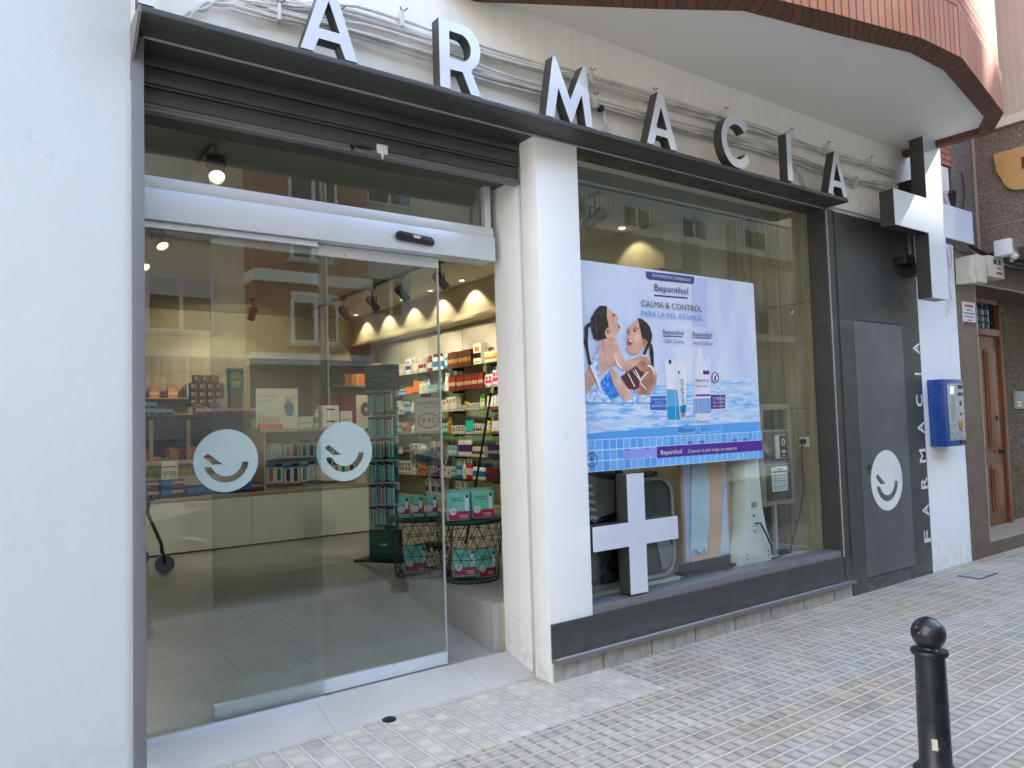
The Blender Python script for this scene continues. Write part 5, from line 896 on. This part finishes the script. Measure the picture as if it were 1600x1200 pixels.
# display items on the counter top
pb_ = thing('counter_display', 'white display board of a baby with orange product tray on the counter', 'display', (-.14, 4.3, 1.515))
B(-.36, .08, 4.32, 4.34, 1.516, 1.935, 'white_laminate').build('board', pb_)
MB().prism([[(-.05, 1.66), (-.0, 1.64), (.03, 1.68), (.03, 1.76), (-.02, 1.80), (-.07, 1.76)]], 4.312, 4.319, 'blue').prism([[(-.02 + .035 * math.cos(a * PI / 6), 1.82 + .035 * math.sin(a * PI / 6)) for a in range(12)]], 4.312, 4.319, 'skinp2').prism([[(.04 + .03 * math.cos(a * PI / 6), 1.85 + .03 * math.sin(a * PI / 6)) for a in range(12)]], 4.312, 4.319, 'p_sky2').box(-.34, -.14, 4.316, 4.319, 1.85, 1.856, 'grey').box(-.34, -.18, 4.316, 4.319, 1.80, 1.806, 'grey').build('picture', pb_)
B(-.35, -.12, 4.22, 4.31, 1.516, 1.56, 'orange').build('tray', pb_)
for i in range(6):
    o = bottle(MB(), .032, .13, 'white_paint', 'white_paint', 'pale', 8).build('product_bottle', origin=(0, 0, 0)) if i == 0 else o.copy()
    if i: COL.objects.link(o)
    o.location = (-.33 + i * .038, 4.265, 1.5605); tag(o, 'slim white bottle in the orange tray on the counter', 'bottle', 'slim bottles in the orange tray')
for i, (x, w_, h, lb_) in enumerate(((.42, .19, .235, 'white drawer box with two dark handles on the counter'), (.60, .13, .17, 'smaller white carton right of the drawer box'), (.15, .14, .12, 'low white carton beside the baby display board'))):
    m = B(x - w_ / 2, x + w_ / 2, 4.26, 4.40, 1.5155, 1.5155 + h, 'white_paint')
    if i == 0: m.box(x - .05, x + .04, 4.257, 4.26, 1.70, 1.715, 'black_plastic').box(x - .05, x + .04, 4.257, 4.26, 1.57, 1.585, 'black_plastic').box(x - w_ / 2, x + w_ / 2, 4.258, 4.26, 1.64, 1.643, 'grey')
    else: m.box(x - w_ / 3, x + w_ / 3, 4.257, 4.26, 1.5155 + h * .4, 1.5155 + h * .5, 'grey')
    tag(m.build('carton', origin=(x, 4.33, 1.5155)), lb_, 'box')
ps = bottle(MB(), .05, .20, 'white_paint', 'white_paint', 'green', 12).build('pump_bottle', origin=(0, 0, 0)); ps.location = (.28, 4.32, 1.5155); tag(ps, 'white pump bottle with green label beside the drawer box', 'bottle')
# back cabinets behind the counter
bc_ = thing('back_cabinet', 'dark low back cabinet with open shelves of orange and red stock', 'cabinet', (-.8, 5.6, .38))
B(-3.2, -.02, 5.5, 5.9, 1.66, 1.70, 'darkgrey').box(-3.2, -.02, 5.5, 5.52, 1.44, 1.655, 'darkgrey').box(-.78, -.74, 5.49, 5.5, .39, 1.65, 'oak_light').box(-1.16, -1.12, 5.49, 5.5, .39, 1.65, 'oak_light').box(-.06, -.02, 5.49, 5.9, .39, 1.65, 'oak_light').build('carcass', bc_)
B(-3.2, -.06, 5.86, 5.9, .39, 1.44, 'darkgrey').box(-3.2, -.06, 5.52, 5.86, 1.02, 1.04, 'darkgrey').build('inner_shelf', bc_)
for r_, z in enumerate((.76, 1.04)):
    for i in range(16):
        c_ = rnd.choice(('orange', 'darkred', 'green', 'gold', 'brownh', 'red')); h = rnd.uniform(.12, .33)
        o = carton(MB(), .09, .12, h, c_, rnd.choice(('gold', 'pale', 'orange')), None).build('product_box', origin=(0, 0, 0)); o.rotation_euler.z = PI / 2; o.location = (-1.45 + i * .092, 5.62, 1.0405 if r_ else .70); o.scale.z = .95
        if r_ == 0: o.location.z = 1.0405 ; o.location.y = 5.76
        tag(o, ('dim stock box in the rear row of the back cabinet' if r_ == 0 else 'dim stock box in the front row of the back cabinet'), 'box', 'rear stock boxes' if r_ == 0 else 'front stock boxes')
ws = thing('wall_shelf', 'thin wooden wall shelf with small orange boxes on the oak wall', 'shelf', (-.9, 8.1, 1.9))
B(-2.2, -.1, 7.95, 8.2, 1.985, 2.0, 'oak_light').build('board', ws)
for i, (x, w_, h, c_, lb_) in enumerate(((-.98, .26, .30, 'orange', 'large orange framed box at the left of wall shelf'), (-.66, .13, .16, 'orange', 'orange box in the middle of wall shelf'), (-.42, .13, .16, 'orange', 'orange box right of middle on wall shelf'), (.02 - .2, .1, .2, 'pale', 'cream box at the right end of wall shelf'))):
    o = carton(MB(), w_, .12, h, c_, 'pale', 'yellow').build('product_box', origin=(0, 0, 0)); o.rotation_euler.z = PI / 2; o.location = (x, 8.05, 2.0005); tag(o, lb_, 'box')
n_ = 0
for r_, (cnt, x0, z) in enumerate(((3, -.62, 2.07), (4, -.66, 1.98), (4, -.66, 1.89), (3, -.66, 1.80))):
    for i in range(cnt):
        o = B(-.045, .045, -.05, .05, 0, .088, 'darkgrey').box(.0, .03, -.052, -.05, .01, .08, 'orange').box(-.035, -.005, -.052, -.05, .03, .075, 'pale').build('product_box', origin=(0, 0, 0)) if n_ == 0 else o.copy()
        if n_: COL.objects.link(o)
        n_ += 1; o.location = (x0 + i * .093, 5.68, z); tag(o, 'dark box with orange stripe in the stacked pyramid behind the counter', 'box', 'stacked dark offer boxes')
for i in range(2):
    o = B(x0 + i * .17 - .03, x0 + i * .17 + .09, 5.60, 5.605, 1.76, 1.84, 'darkgrey').text('30%', 'pale', x0 + i * .17 - .02, x0 + i * .17 + .08, 1.785, .04, 5.598).build('offer_card', origin=(x0 + i * .17, 5.6, 1.76)); tag(o, ['dark offer card reading 30% at left under the stacked dark boxes', 'dark offer card reading 30% at right under the stacked dark boxes'][i], 'card')
for i in range(9):
    o = B(-.05, .05, -.05, .05, 0, .075, 'pinkp').box(-.045, .045, -.052, -.05, .0, .035, 'purple').build('product_box', origin=(0, 0, 0)) if i == 0 else o.copy()
    if i: COL.objects.link(o)
    o.location = (-.62 + i * .105, 5.60 - (.06 if i > 8 else 0), 1.7005); tag(o, 'pink and purple box in the low row on the back cabinet', 'box', 'pink and purple boxes on the back cabinet')
for i in range(10):
    o = B(-.04, .04, -.05, .05, 0, .075, 'lightblue').box(-.034, .034, -.052, -.05, .005, .035, 'navy').build('product_box', origin=(0, 0, 0)) if i == 0 else o.copy()
    if i: COL.objects.link(o)
    o.location = (-1.36 + (i % 6) * .084, 5.64, 1.7005 + (.076 if i > 5 else 0)); tag(o, 'pale blue and navy box stacked on the left of back cabinet', 'box', 'blue boxes on the back cabinet')
gd = B(-.26, -.10, 5.66, 5.80, 1.99, 2.25, 'teal').box(-.24, -.14, 5.652, 5.66, 2.02, 2.10, 'pale').box(-.24, -.14, 5.652, 5.66, 2.13, 2.21, 'pale').box(-.25, -.11, 5.67, 5.79, 1.70, 1.99, 'oak_light').build('counter_display', origin=(-.18, 5.7, 1.7)); tag(gd, 'small green two shelf display on a post behind the counter', 'display')
# red rack + tall grey column of beige units in the far right corner
rr = B(1.02, 1.20, 5.9, 6.1, 1.45, 1.95, 'darkred').box(1.22, 1.44, 5.9, 6.1, 1.45, 1.95, 'darkred').box(1.05, 1.17, 5.895, 5.9, 1.55, 1.85, 'red').box(1.25, 1.41, 5.895, 5.9, 1.55, 1.85, 'red').box(.9, 1.7, 5.9, 6.3, .38, 1.45, 'oak_panel').build('red_display', origin=(1.2, 6, .38)); tag(rr, 'dark red product display on an oak base at the back of the shop', 'display')
ob = B(1.50, 1.80, 6.4, 6.5, 2.10, 2.26, 'orange').box(1.52, 1.55, 6.395, 6.4, 2.1, 2.26, 'yellow').box(1.6, 1.63, 6.395, 6.4, 2.1, 2.26, 'yellow').box(1.68, 1.71, 6.395, 6.4, 2.1, 2.26, 'yellow').box(1.3, 2.0, 6.35, 6.6, 2.085, 2.10, 'oak_light').build('orange_box', origin=(1.6, 6.4, 2.1)); tag(ob, 'row of orange cartons on a small shelf at the back', 'box')
wr = B(2.0, 2.35, 7.2, 7.25, .38, 2.0, 'beige_wall').prism([[(2.18 + .09 * math.cos(a * PI / 10), 1.78 + .11 * math.sin(a * PI / 10)) for a in range(20)], [(2.18 + .03 * math.cos(a * PI / 10), 1.78 + .035 * math.sin(a * PI / 10)) for a in range(20)]], 7.19, 7.2, 'darkgrey').prism([[(2.2 + .09 * math.cos(a * PI / 10), 1.38 + .11 * math.sin(a * PI / 10)) for a in range(20)]], 7.19, 7.2, 'darkgrey').build('speaker_panel', origin=(2.2, 7.2, .38)); tag(wr, 'beige panel with round dark discs beside the far end of the shelves', 'panel')
rs = B(.80, .98, 4.6, 4.62, .75, 1.22, 'white_paint').box(.80, .98, 4.59, 4.6, .62, .86, 'red').text('bucal', 'darkgrey', .82, .94, 1.05, .035, 4.588).text('y CPC', 'darkgrey', .84, .96, .98, .035, 4.588).box(.86, .92, 4.6, 4.7, .38, .75, 'grey').build('floor_sign', origin=(.9, 4.6, .38)); tag(rs, 'red and white floor display sign reading bucal y CPC beside the counter', 'sign')
# ---- toothbrush display stand (turned)
st = thing('display_stand', 'tall green toothbrush display stand with header board on black floor plate', 'display stand', (.14, 2.40, .38)); st.rotation_euler.z = math.radians(-56)
P0 = dict(origin=(0, 0, 0))
MB().box(-.22, .22, -.17, .17, 0.001, .012, 'black_metal').build('floor_plate', st, bev=.003, **P0)
B(-.13, .13, -.06, .05, .013, .25, 'black_plastic', front='green_sign').box(-.128, .128, -.0615, -.06, .014, .249, 'green_sign').text('o', 'p_sky1', -.03, -.005, .12, .03, -.0625).box(.005, .04, -.0625, -.0615, .125, .140, 'p_sky2').build('base_box', st, **P0)
B(-.015, .015, .01, .04, .25, 1.5, 'black_metal').box(-.12, .12, .012, .02, .26, 1.43, 'tealb').build('post', st, **P0)
hb = B(-.135, .135, -.055, .045, 1.42, 1.65, 'black_plastic', front='green_sign').box(-.133, .133, -.0565, -.055, 1.421, 1.649, 'green_sign').text('FORMALASTIC', 'teal', -.10, .10, 1.55, .035, -.0575).box(-.10, .10, -.0575, -.0565, 1.52, 1.527, 'teal').build('header_board', st, **P0)
tiers = [1.43, 1.22, 1.04, .84, .65, .47]
for z in tiers: MB().box(-.13, .13, -.075, .01, z - .008, z, 'aluminium').box(.13, .16, -.04, -.03, z - .06, z, 'aluminium').build('hook_rail', st, **P0)
tp = []
for c_ in ('teal', 'grey', 'mint'): tp.append(B(-.018, .018, -.006, .006, -.155, 0, 'p_sky1' if c_ != 'grey' else 'white_laminate').box(-.008, .008, -.013, -.006, -.15, -.03, c_).box(-.017, .017, -.008, -.006, -.022, -.002, 'navy').build('toothbrush_pack', link=False, origin=(0, 0, 0)).data)
Rz = Matrix.Rotation(math.radians(-56), 4, 'Z')
for ti, z in enumerate(tiers):
    for i in range(6):
        o = bpy.data.objects.new('toothbrush_pack', tp[rnd.choice((0, 0, 1, 2))]); COL.objects.link(o); q = Rz @ Vector((-.105 + i * .042, -.045 - .02 * (i % 2), z - .012 - rnd.uniform(0, .012))); o.location = q + Vector((.14, 2.40, .38)); o.rotation_euler.z = math.radians(-56 + rnd.uniform(-14, 14))
        tag(o, 'teal and white toothbrush pack hanging on %s rail of green stand' % ('the top', 'the second', 'the third', 'the fourth', 'the fifth', 'the lowest')[ti], 'pack', 'toothbrush packs on rail %d' % (ti + 1))
# ---- price sign stand
cs = thing('sign_stand', 'white pole stand with framed CONTROL price sign, tray and clear bowl', 'sign stand', (.66, 2.55, .38))
ca = math.radians(-30); Rc = Matrix.Translation((.66, 2.55, 0)) @ Matrix.Rotation(ca, 4, 'Z')
def placed(mb): mb.v = [tuple(Rc @ Vector(v)) for v in mb.v]; return mb
placed(MB().lathe([(.012, 0), (.012, .98)], (0, 0, .40), 'white_paint', 12)).build('pole', cs, smooth=True)
placed(B(-.125, .125, -.014, .0, 1.44, 1.76, 'grey').box(-.119, .119, -.016, -.014, 1.446, 1.754, 'white_paint').text('CONTROL', 'ink', -.10, .10, 1.69, .03, -.0172).text("9'95", 'red', -.062, .062, 1.525, .045, -.0172).box(-.08, .08, -.0172, -.016, 1.665, 1.669, 'grey').box(-.09, .09, -.0172, -.016, 1.63, 1.633, 'lightblue')).build('framed_sign', cs)
m = MB(); 
st_o = [((.105 if a % 2 else .085) * math.cos(a * PI / 15), 1.545 + (.078 if a % 2 else .062) * math.sin(a * PI / 15)) for a in range(30)]; st_i = [((.096 if a % 2 else .078) * math.cos(a * PI / 15), 1.545 + (.070 if a % 2 else .056) * math.sin(a * PI / 15)) for a in range(30)]
placed(m.prism([st_o, st_i], -.0176, -.0172, 'ink')).build('starburst', cs)
placed(MB().lathe([(.0, 0), (.20, .0), (.21, .012), (.0, .014)], (-.10, 0, 1.425), 'white_paint', 28)).build('tray', cs)
placed(MB().lathe([(.02, -.16), (.10, -.14), (.155, -.08), (.17, 0), (.165, 0), (.15, -.076), (.095, -.132), (.02, -.152)], (0, -.02, 1.28), 'clear_acrylic', 28)).build('bowl', cs, smooth=True)
m = MB()
for k in range(30): a = rnd.uniform(0, 6.3); r2 = rnd.uniform(0, .11); m.box(r2 * math.cos(a) - .025, r2 * math.cos(a) + .025, -.02 + r2 * math.sin(a) - .02, -.02 + r2 * math.sin(a) + .02, 1.16 + rnd.uniform(0, .10), 1.18 + rnd.uniform(.0, .10), rnd.choice(('navy', 'blue', 'blue', 'tealb')))
bw = placed(m).build('packet_heap', origin=(.66, 2.55, 1.13)); tag(bw, 'heap of small blue packets in the clear bowl of the sign stand', 'packets'); bw['kind'] = 'stuff'
placed(MB().tube([(-.17 + .17 * (1 + math.cos(t * PI / 12)), -.05, 1.24 - .16 * math.sin(t * PI / 12)) for t in range(13)], .006, 'white_paint', 8)).build('bowl_hoop', cs, smooth=True)
placed(MB().tube([(-.24, 0, .40), (0, 0, .42), (.24, 0, .40)], .012, 'white_paint', 8).tube([(0, -.2, .40), (0, 0, .42), (0, .2, .40)], .012, 'white_paint', 8).lathe([(.10, .0), (.14, .03), (.0, .06)], (0, 0, .40), 'black_plastic', 20)).build('foot', cs)
# ---- wire baskets with packs
def basket(cx, cy, s, label):
    t = thing('wire_basket', label, 'basket', (cx, cy, .38), 'black wire baskets'); H, rb, rt = .42 * s, .205 * s, .245 * s
    q = dict(origin=(0, 0, 0)); m = MB(); n = 18; lv = 5
    ring = lambda z, r, tt, mb: mb.tube([(r * math.cos(2 * PI * i / 32), r * math.sin(2 * PI * i / 32), z) for i in range(33)], tt, 'black_metal', 5)
    for k in range(lv + 1):
        z = .006 + (H - .012) * k / lv; r = rb + (rt - rb) * k / lv
        if 0 < k < lv: ring(z, r, .0026, m)
        if k < lv:
            z2 = .006 + (H - .012) * (k + 1) / lv; r2 = rb + (rt - rb) * (k + 1) / lv; off = (k % 2) * .5
            for i in range(n):
                a, b, c_ = [2 * PI * (i + off + d) / n for d in (0, .5, -.5)]
                m.tube([(r * math.cos(a), r * math.sin(a), z), (r2 * math.cos(b), r2 * math.sin(b), z2)], .0024, 'black_metal', 4); m.tube([(r * math.cos(a), r * math.sin(a), z), (r2 * math.cos(c_), r2 * math.sin(c_), z2)], .0024, 'black_metal', 4)
    m.build('lattice', t, **q); ring(H, rt, .007, MB()).build('rim', t, **q)
    m = ring(.006, rb, .006, MB())
    for i in range(-4, 5): w2 = math.sqrt(max(0, rb * rb - (i * .045) ** 2)); m.tube([(i * .045, -w2, .006), (i * .045, w2, .006)], .0025, 'black_metal', 4)
    m.build('base', t, **q)
    MB().lathe([(.0, H + .004), (rt - .004, H + .004), (rt + .006, H + .010), (rt + .006, H + .020), (.0, H + .022)], (0, 0, 0), 'green_dark', 32).build('lid', t, **q)
    return H
def pack(cx, cy, z, rz, tilt, w_, label, grp, small=False):
    t = thing('sanitary_pack', label, 'pack', (cx, cy, z), grp); t.rotation_euler = (tilt, 0, rz); q = dict(origin=(0, 0, 0)); d, h = .115, .20
    if small: w_, d, h = .085, .09, .165
    B(-w_ / 2, w_ / 2, -d / 2, d / 2, 0, h, 'mint').build('wrapper', t, bev=.014, **q)
    m = B(-w_ / 2 + .01, w_ / 2 - .004, -d / 2 - .0015, -d / 2 + .001, .01 if not small else .03, .068 if not small else .10, 'magenta').prism([[(-w_ / 4 + .026 * math.cos(a * PI / 8), .068 + .026 * math.sin(a * PI / 8)) for a in range(16)]], -d / 2 - .003, -d / 2 - .0016, 'white_paint')
    m.box(w_ / 2 - .038, w_ / 2 - .014, -d / 2 - .0018, -d / 2 + .001, .07, h - .02, 'p_sky1').box(w_ / 2 - .034, w_ / 2 - .014, -d / 2 - .003, -d / 2, h - .04, h - .018, 'green_dark')
    if not small: m.text('7', 'ink', -w_ / 4 - .012, -w_ / 4 - .002, .060, .018, -d / 2 - .0035).box(-w_ / 4 + .002, -w_ / 4 + .014, -d / 2 - .0035, -d / 2 - .003, .060, .072, 'grey').box(-w_ / 2 + .03, w_ / 2 - .06, -d / 2 - .0018, -d / 2 - .0004, h - .045, h - .040, 'green_dark').box(-w_ / 2 + .03, w_ / 2 - .05, -d / 2 - .0018, -d / 2 - .0004, h - .06, h - .056, 'green_dark').box(.0, w_ / 2 - .02, -d / 2 - .002, -d / 2 - .0015, .035, .042, 'pinkp').box(.01, w_ / 2 - .02, -d / 2 - .002, -d / 2 - .0015, .022, .028, 'pinkp')
    m.build('printed_band', t, **q)
H = basket(.235, 1.22, 1.0, 'black wire basket at the front of the raised floor, full of mint packs'); zt = .38 + H + .023
basket(.06, 1.62, 1.0, 'second black wire basket, behind and left of the front one')
rz = math.radians(-28); gp = 'mint and magenta packs on the baskets'
for i, (dx, dy, lb_) in enumerate(((-.14, -.08, 'mint pack with white dot, left one on the front basket lid'), (.045, -.10, 'mint pack with price dot, middle front on the basket lid'), (-.05, .06, 'mint pack standing in the rear row on front basket lid'), (.14, .05, 'mint pack at the right rear on front basket lid'))):
    pack(.235 + dx, 1.22 + dy, zt, rz + (.0, .05, -.1, -.35)[i], 0, .165, lb_, gp)
for i, dx in enumerate((-.17, -.075, .02)):
    pack(.06 + dx, 1.55 - .04 * i + .02, zt, rz, 0, .09, ['small mint pack, leftmost on the rear basket lid', 'small mint pack, second on the rear basket lid', 'small mint pack, third on the rear basket lid'][i], gp, True)
pack(.17, 1.20, .395, rz, -.35, .17, 'mint and magenta pack lying low inside the front basket, left', gp); pack(.31, 1.16, .395, rz + .4, .0, .15, 'mint and magenta pack lying low inside the front basket, right', gp); pack(.0, 1.62, .395, rz, -.25, .17, 'mint and magenta pack inside the rear basket', gp)
# ---- walking stick & rollator
ws_ = thing('walking_stick', 'long thin black stick leaning against the product shelves', 'stick', (1.10, 2.6, .38)); MB().tube([(1.06, 2.6, .385), (1.40, 2.6, 1.82)], .011, 'black_metal', 8).build('shaft', ws_); MB().tube([(1.395, 2.6, 1.80), (1.42, 2.6, 1.88)], .016, 'white_paint', 8).build('grip', ws_); MB().lathe([(.018, 0), (.012, .03)], (1.06, 2.6, .381), 'rubber', 10).build('rubber_tip', ws_)
rl = thing('rollator', 'black rollator walking frame with blue grey wheels half hidden at the left', 'walking frame', (-1.75, 3.25, .38))
for sx_ in (0, -.5):
    MB().tube([(-1.56 + sx_, 3.22, .98), (-1.57 + sx_, 3.2, .86), (-1.52 + sx_, 3.15, .72), (-1.485 + sx_, 3.12, .62), (-1.48 + sx_, 3.11, .54)], .014, 'black_metal', 8).tube([(-1.60 + sx_, 3.3, .92), (-1.58 + sx_, 3.35, .6), (-1.60 + sx_, 3.6, .47)], .012, 'black_metal', 8).build('frame', rl, smooth=True)
    MB().tube([(-1.60 + sx_, 3.24, .985), (-1.55 + sx_, 3.10, .985)], .022, 'black_plastic', 10).build('grip', rl)
    for dx, dy in ((0, 0), (-.10, .5)):
        w_ = MB().lathe([(.055, -.014), (.072, -.016), (.075, 0), (.072, .016), (.055, .014)], (-1.465 + sx_ + dx, 3.10 + dy, .456), 'tyre_blue', 22, axis='y').build('wheel', rl, smooth=True)
        m = MB().lathe([(.055, -.01), (.055, .01), (.045, .012), (.045, -.012)], (-1.465 + sx_ + dx, 3.10 + dy, .456), 'black_plastic', 22, axis='y')
        for a in range(5): m.tube([(-1.465 + sx_ + dx, 3.10 + dy, .456), (-1.465 + sx_ + dx + .05 * math.cos(a * 1.257), 3.10 + dy, .456 + .05 * math.sin(a * 1.257))], .007, 'black_plastic', 5)
        m.build('hub', w_); MB().tube([(-1.48 + sx_ + dx, 3.075 + dy, .56), (-1.465 + sx_ + dx, 3.075 + dy, .456)], .010, 'black_metal', 6).build('fork', rl)
# ================================================================== WINDOW DISPLAY
lp2 = thing('leg_panel', 'tall framed picture panel of a bare leg and pale blue cloth standing in the window', 'picture panel', (1.70, .27, .38))
def XZ(pts): return [(1.455 + (x - 60) / 460 * .52, .40 + (1080 - z) / 950 * .98) for x, z in pts]
B(1.44, 1.99, .26, .285, .40, 1.55, 'pine').build('frame', lp2); B(1.465, 1.95, .257, .26, .415, 1.54, 'p_sky3').build('backdrop', lp2)
MB().prism([XZ([(240, 130), (440, 130), (460, 420), (430, 640), (390, 1030), (110, 1060), (100, 990), (280, 990), (300, 640)])], .252, .2565, 'skinp2').prism([XZ([(170, 130), (250, 130), (230, 330), (300, 370), (310, 500), (290, 800), (255, 990), (230, 940), (200, 985), (150, 940), (100, 960), (130, 560)])], .2475, .2515, 'cloth').prism([XZ([(455, 620), (480, 560), (488, 1000), (395, 1020)])], .2525, .2568, 'p_sky2').prism([XZ([(240, 130), (300, 130), (300, 330), (235, 330)])], .2470, .2474, 'skinp').build('printed_picture', lp2)
B(1.38, 1.99, .20, .30, .3785, .40, 'darkgrey').box(1.38, 1.99, .245, .255, .40, .46, 'darkgrey').build('base', lp2)
MB().tube([(1.30, .17, .384), (1.86, .17, .384), (1.98, .23, .384)], .006, 'black_metal', 6).build('base_wire', lp2)
pd = thing('body_scale', 'slim white tapering machine column with plug cable in the shop window', 'machine', (2.14, .26, .38))
MB().prism([[(1.94, .379), (2.36, .379), (2.37, .46), (2.30, .62), (2.26, .80), (2.245, 1.0), (2.24, 1.9), (2.06, 1.9), (2.06, 1.0), (2.03, .7), (1.95, .48)]], .17, .34, 'white_laminate').build('column', pd, bev=.012)
m = MB()
for x, z, r in ((2.14, .74, .010), (2.14, .62, .007), (2.12, .66, .004), (2.17, .66, .004), (2.04, .42, .005), (2.30, .42, .005), (2.04, .45, .005), (2.30, .45, .005)): m.lathe([(r, 0), (r, -.004)], (x, .169, z), 'black_plastic', 10, axis='y')
m.box(2.12, 2.18, .166, .169, .80, .84, 'grey').build('socket', pd); MB().tube([(2.14, .16, .68), (2.18, .14, .68), (2.24, .14, .60), (2.32, .15, .48), (2.36, .18, .40), (2.34, .165, .384), (2.5, .20, .384), (2.58, .25, .384)], .007, 'cable_black', 6).build('cable', pd, smooth=True)
tb = thing('side_table', 'small white square table behind the steel dispenser in the window', 'table', (2.55, .55, .38))
B(2.30, 2.80, .40, .80, .755, .785, 'white_paint').build('tabletop', tb, bev=.003)
for x in (2.32, 2.76):
    for y in (.42, .76): B(x, x + .03, y, y + .03, .3785, .755, 'white_paint').build('leg', tb)
dk = B(2.36, 2.60, .46, .66, .786, 1.02, 'brown_stone').prism([[(2.38, 1.02), (2.58, 1.02), (2.54, 1.18), (2.43, 1.22)]], .50, .60, 'oak_panel').build('storage_basket', origin=(2.48, .56, .786), bev=.01); tag(dk, 'brown woven bag standing on the small white table', 'bag')
sd_ = thing('night_hatch', 'stainless steel night service hatch hung on the window glass with printed notice', 'service hatch', (2.36, .25, .78))
hx = lambda x: x
B(2.235, 2.25, .178, .46, .80, 1.585, 'frame_grey').build('side_panel', sd_); B(2.275, 2.63, .1585, .177, .80, 1.384, 'black_metal').build('inner_gap', sd_)
m = MB().prism([rrect(2.235, 2.665, .785, 1.59, .012), [(2.285, 1.385), (2.285, 1.545), (2.62, 1.545), (2.62, 1.385)]], .158, .176, 'steel'); m.build('outer_frame', sd_, bev=.004)
B(2.285, 2.62, .30, .31, 1.385, 1.545, 'shop_white').box(2.50, 2.62, .20, .30, 1.385, 1.545, 'darkgrey').box(2.285, 2.62, .176, .31, 1.375, 1.385, 'steel').build('viewing_slot', sd_)
B(2.29, 2.615, .150, .158, 1.115, 1.37, 'steel_dark').build('upper_plate', sd_, bev=.003); B(2.30, 2.62, .146, .158, .83, 1.10, 'steel_dark').build('drawer_front', sd_, bev=.006)
B(2.42, 2.56, .138, .150, 1.155, 1.34, 'aluminium').box(2.47, 2.555, .134, .138, 1.16, 1.335, 'black_plastic').prism([[(2.512 + .022 * math.cos(a * PI / 8), 1.285 + .03 * math.sin(a * PI / 8)) for a in range(16)], [(2.512 + .012 * math.cos(a * PI / 8), 1.285 + .019 * math.sin(a * PI / 8)) for a in range(16)]], .131, .1335, 'white_paint').box(2.49, 2.535, .131, .1335, 1.20, 1.215, 'white_paint').box(2.505, 2.52, .131, .1335, 1.17, 1.185, 'white_paint').build('keypad', sd_)
m = B(2.355, 2.56, .142, .1455, .895, 1.09, 'white_paint').box(2.365, 2.55, .140, .142, 1.045, 1.057, 'navy').box(2.42, 2.50, .140, .142, 1.066, 1.074, 'navy')
for k in range(6): m.box(2.365, 2.55, .140, .142, 1.018 - k * .022, 1.026 - k * .022, 'lightblue' if k % 2 else 'grey')
m.build('notice', sd_)
sd_.location.y += .036; sd_.location.x += .05
so_ = thing('wall_socket', 'white wall socket with black plug and cable on the oak panelling', 'socket', (3.03, .28, 1.27)); B(3.02, 3.0275, .235, .325, 1.225, 1.31, 'white_paint').build('plate', so_, bev=.002)
MB().lathe([(.022, -.04), (.022, .0)], (3.02, .28, 1.27), 'black_plastic', 14, axis='x').build('plug', so_); MB().tube([(2.98, .28, 1.26), (2.97, .28, 1.1), (2.96, .27, .9), (2.86, .24, .7), (2.69, .21, .50), (2.66, .22, .386), (2.60, .24, .386)], .006, 'cable_black', 6).build('cable', so_, smooth=True)
ad = B(2.56, 2.64, .22, .27, .379, .42, 'black_plastic').build('power_adapter', origin=(2.6, .24, .379), bev=.006); tag(ad, 'black power adapter lying on the window floor by the glass', 'adapter')
# dark picture panel, dark case
bwp = thing('photo_panel', 'black and white photo panel of folded hands at the left of the window', 'picture panel', (.62, .42, .38))
B(.33, 1.02, .42, .44, .379, 1.35, 'black_plastic').build('panel', bwp)
MB().prism([[(.60, 1.10), (.70, 1.13), (.80, 1.10), (.94, 1.08), (.93, .86), (.80, .84), (.74, .80), (.68, .84), (.66, .93), (.60, .94)]], .414, .419, 'bwlight').prism([[(.42, 1.12), (.56, 1.14), (.60, 1.05), (.58, .90), (.46, .88)]], .414, .419, 'grey').build('printed_picture', bwp)
m = MB()
for k in range(5): m.prism([[(.65 + .012 * k, 1.08 - .055 * k), (.72 + .008 * k, 1.065 - .055 * k), (.73 + .008 * k, 1.045 - .055 * k), (.65 + .012 * k, 1.055 - .055 * k)]], .409, .4138, 'white_laminate')
m.build('finger_highlights', bwp)
m = MB()
for k in range(14): m.box(.36, .74, .414, .419, .42 + k * .024, .43 + k * .024, 'darkgrey')
m.build('slats', bwp)
dc = thing('hard_case', 'dark glossy rounded case with light rim standing in the window beside the cross', 'case', (1.16, .34, .38))
MB().prism([rrect(.92, 1.375, .384, 1.10, .14, 8)], .28, .41, 'darkgrey').build('shell', dc, bev=.02); o1 = rrect(.925, 1.37, .388, 1.095, .135, 8); o2 = rrect(.95, 1.345, .413, 1.07, .12, 8)
MB().prism([[(1.16, .76), (1.30, .66), (1.345, .58), (1.335, .50), (1.28, .44), (1.23, .44), (1.20, .56)]], .272, .279, 'bwlight').build('painted_highlight', dc)  # pale patch painted as the highlight on the glossy shell
MB().prism([o1, o2], .270, .2785, 'grey').build('rim', dc); B(1.05, 1.25, .30, .38, 1.10, 1.13, 'black_plastic').build('handle', dc, bev=.01)
B(.345, 2.84, .162, .26, .3782, .3795, 'pale').build('window_shelf_edge', origin=(1.5, .2, .378))
tag(bpy.data.objects['window_shelf_edge'], 'pale strip of window floor along the bottom of the glass', 'window board')
# ------------------------------------------------------------------ tidy
for o in bpy.data.objects:
    if '_w' in o: del o['_w']
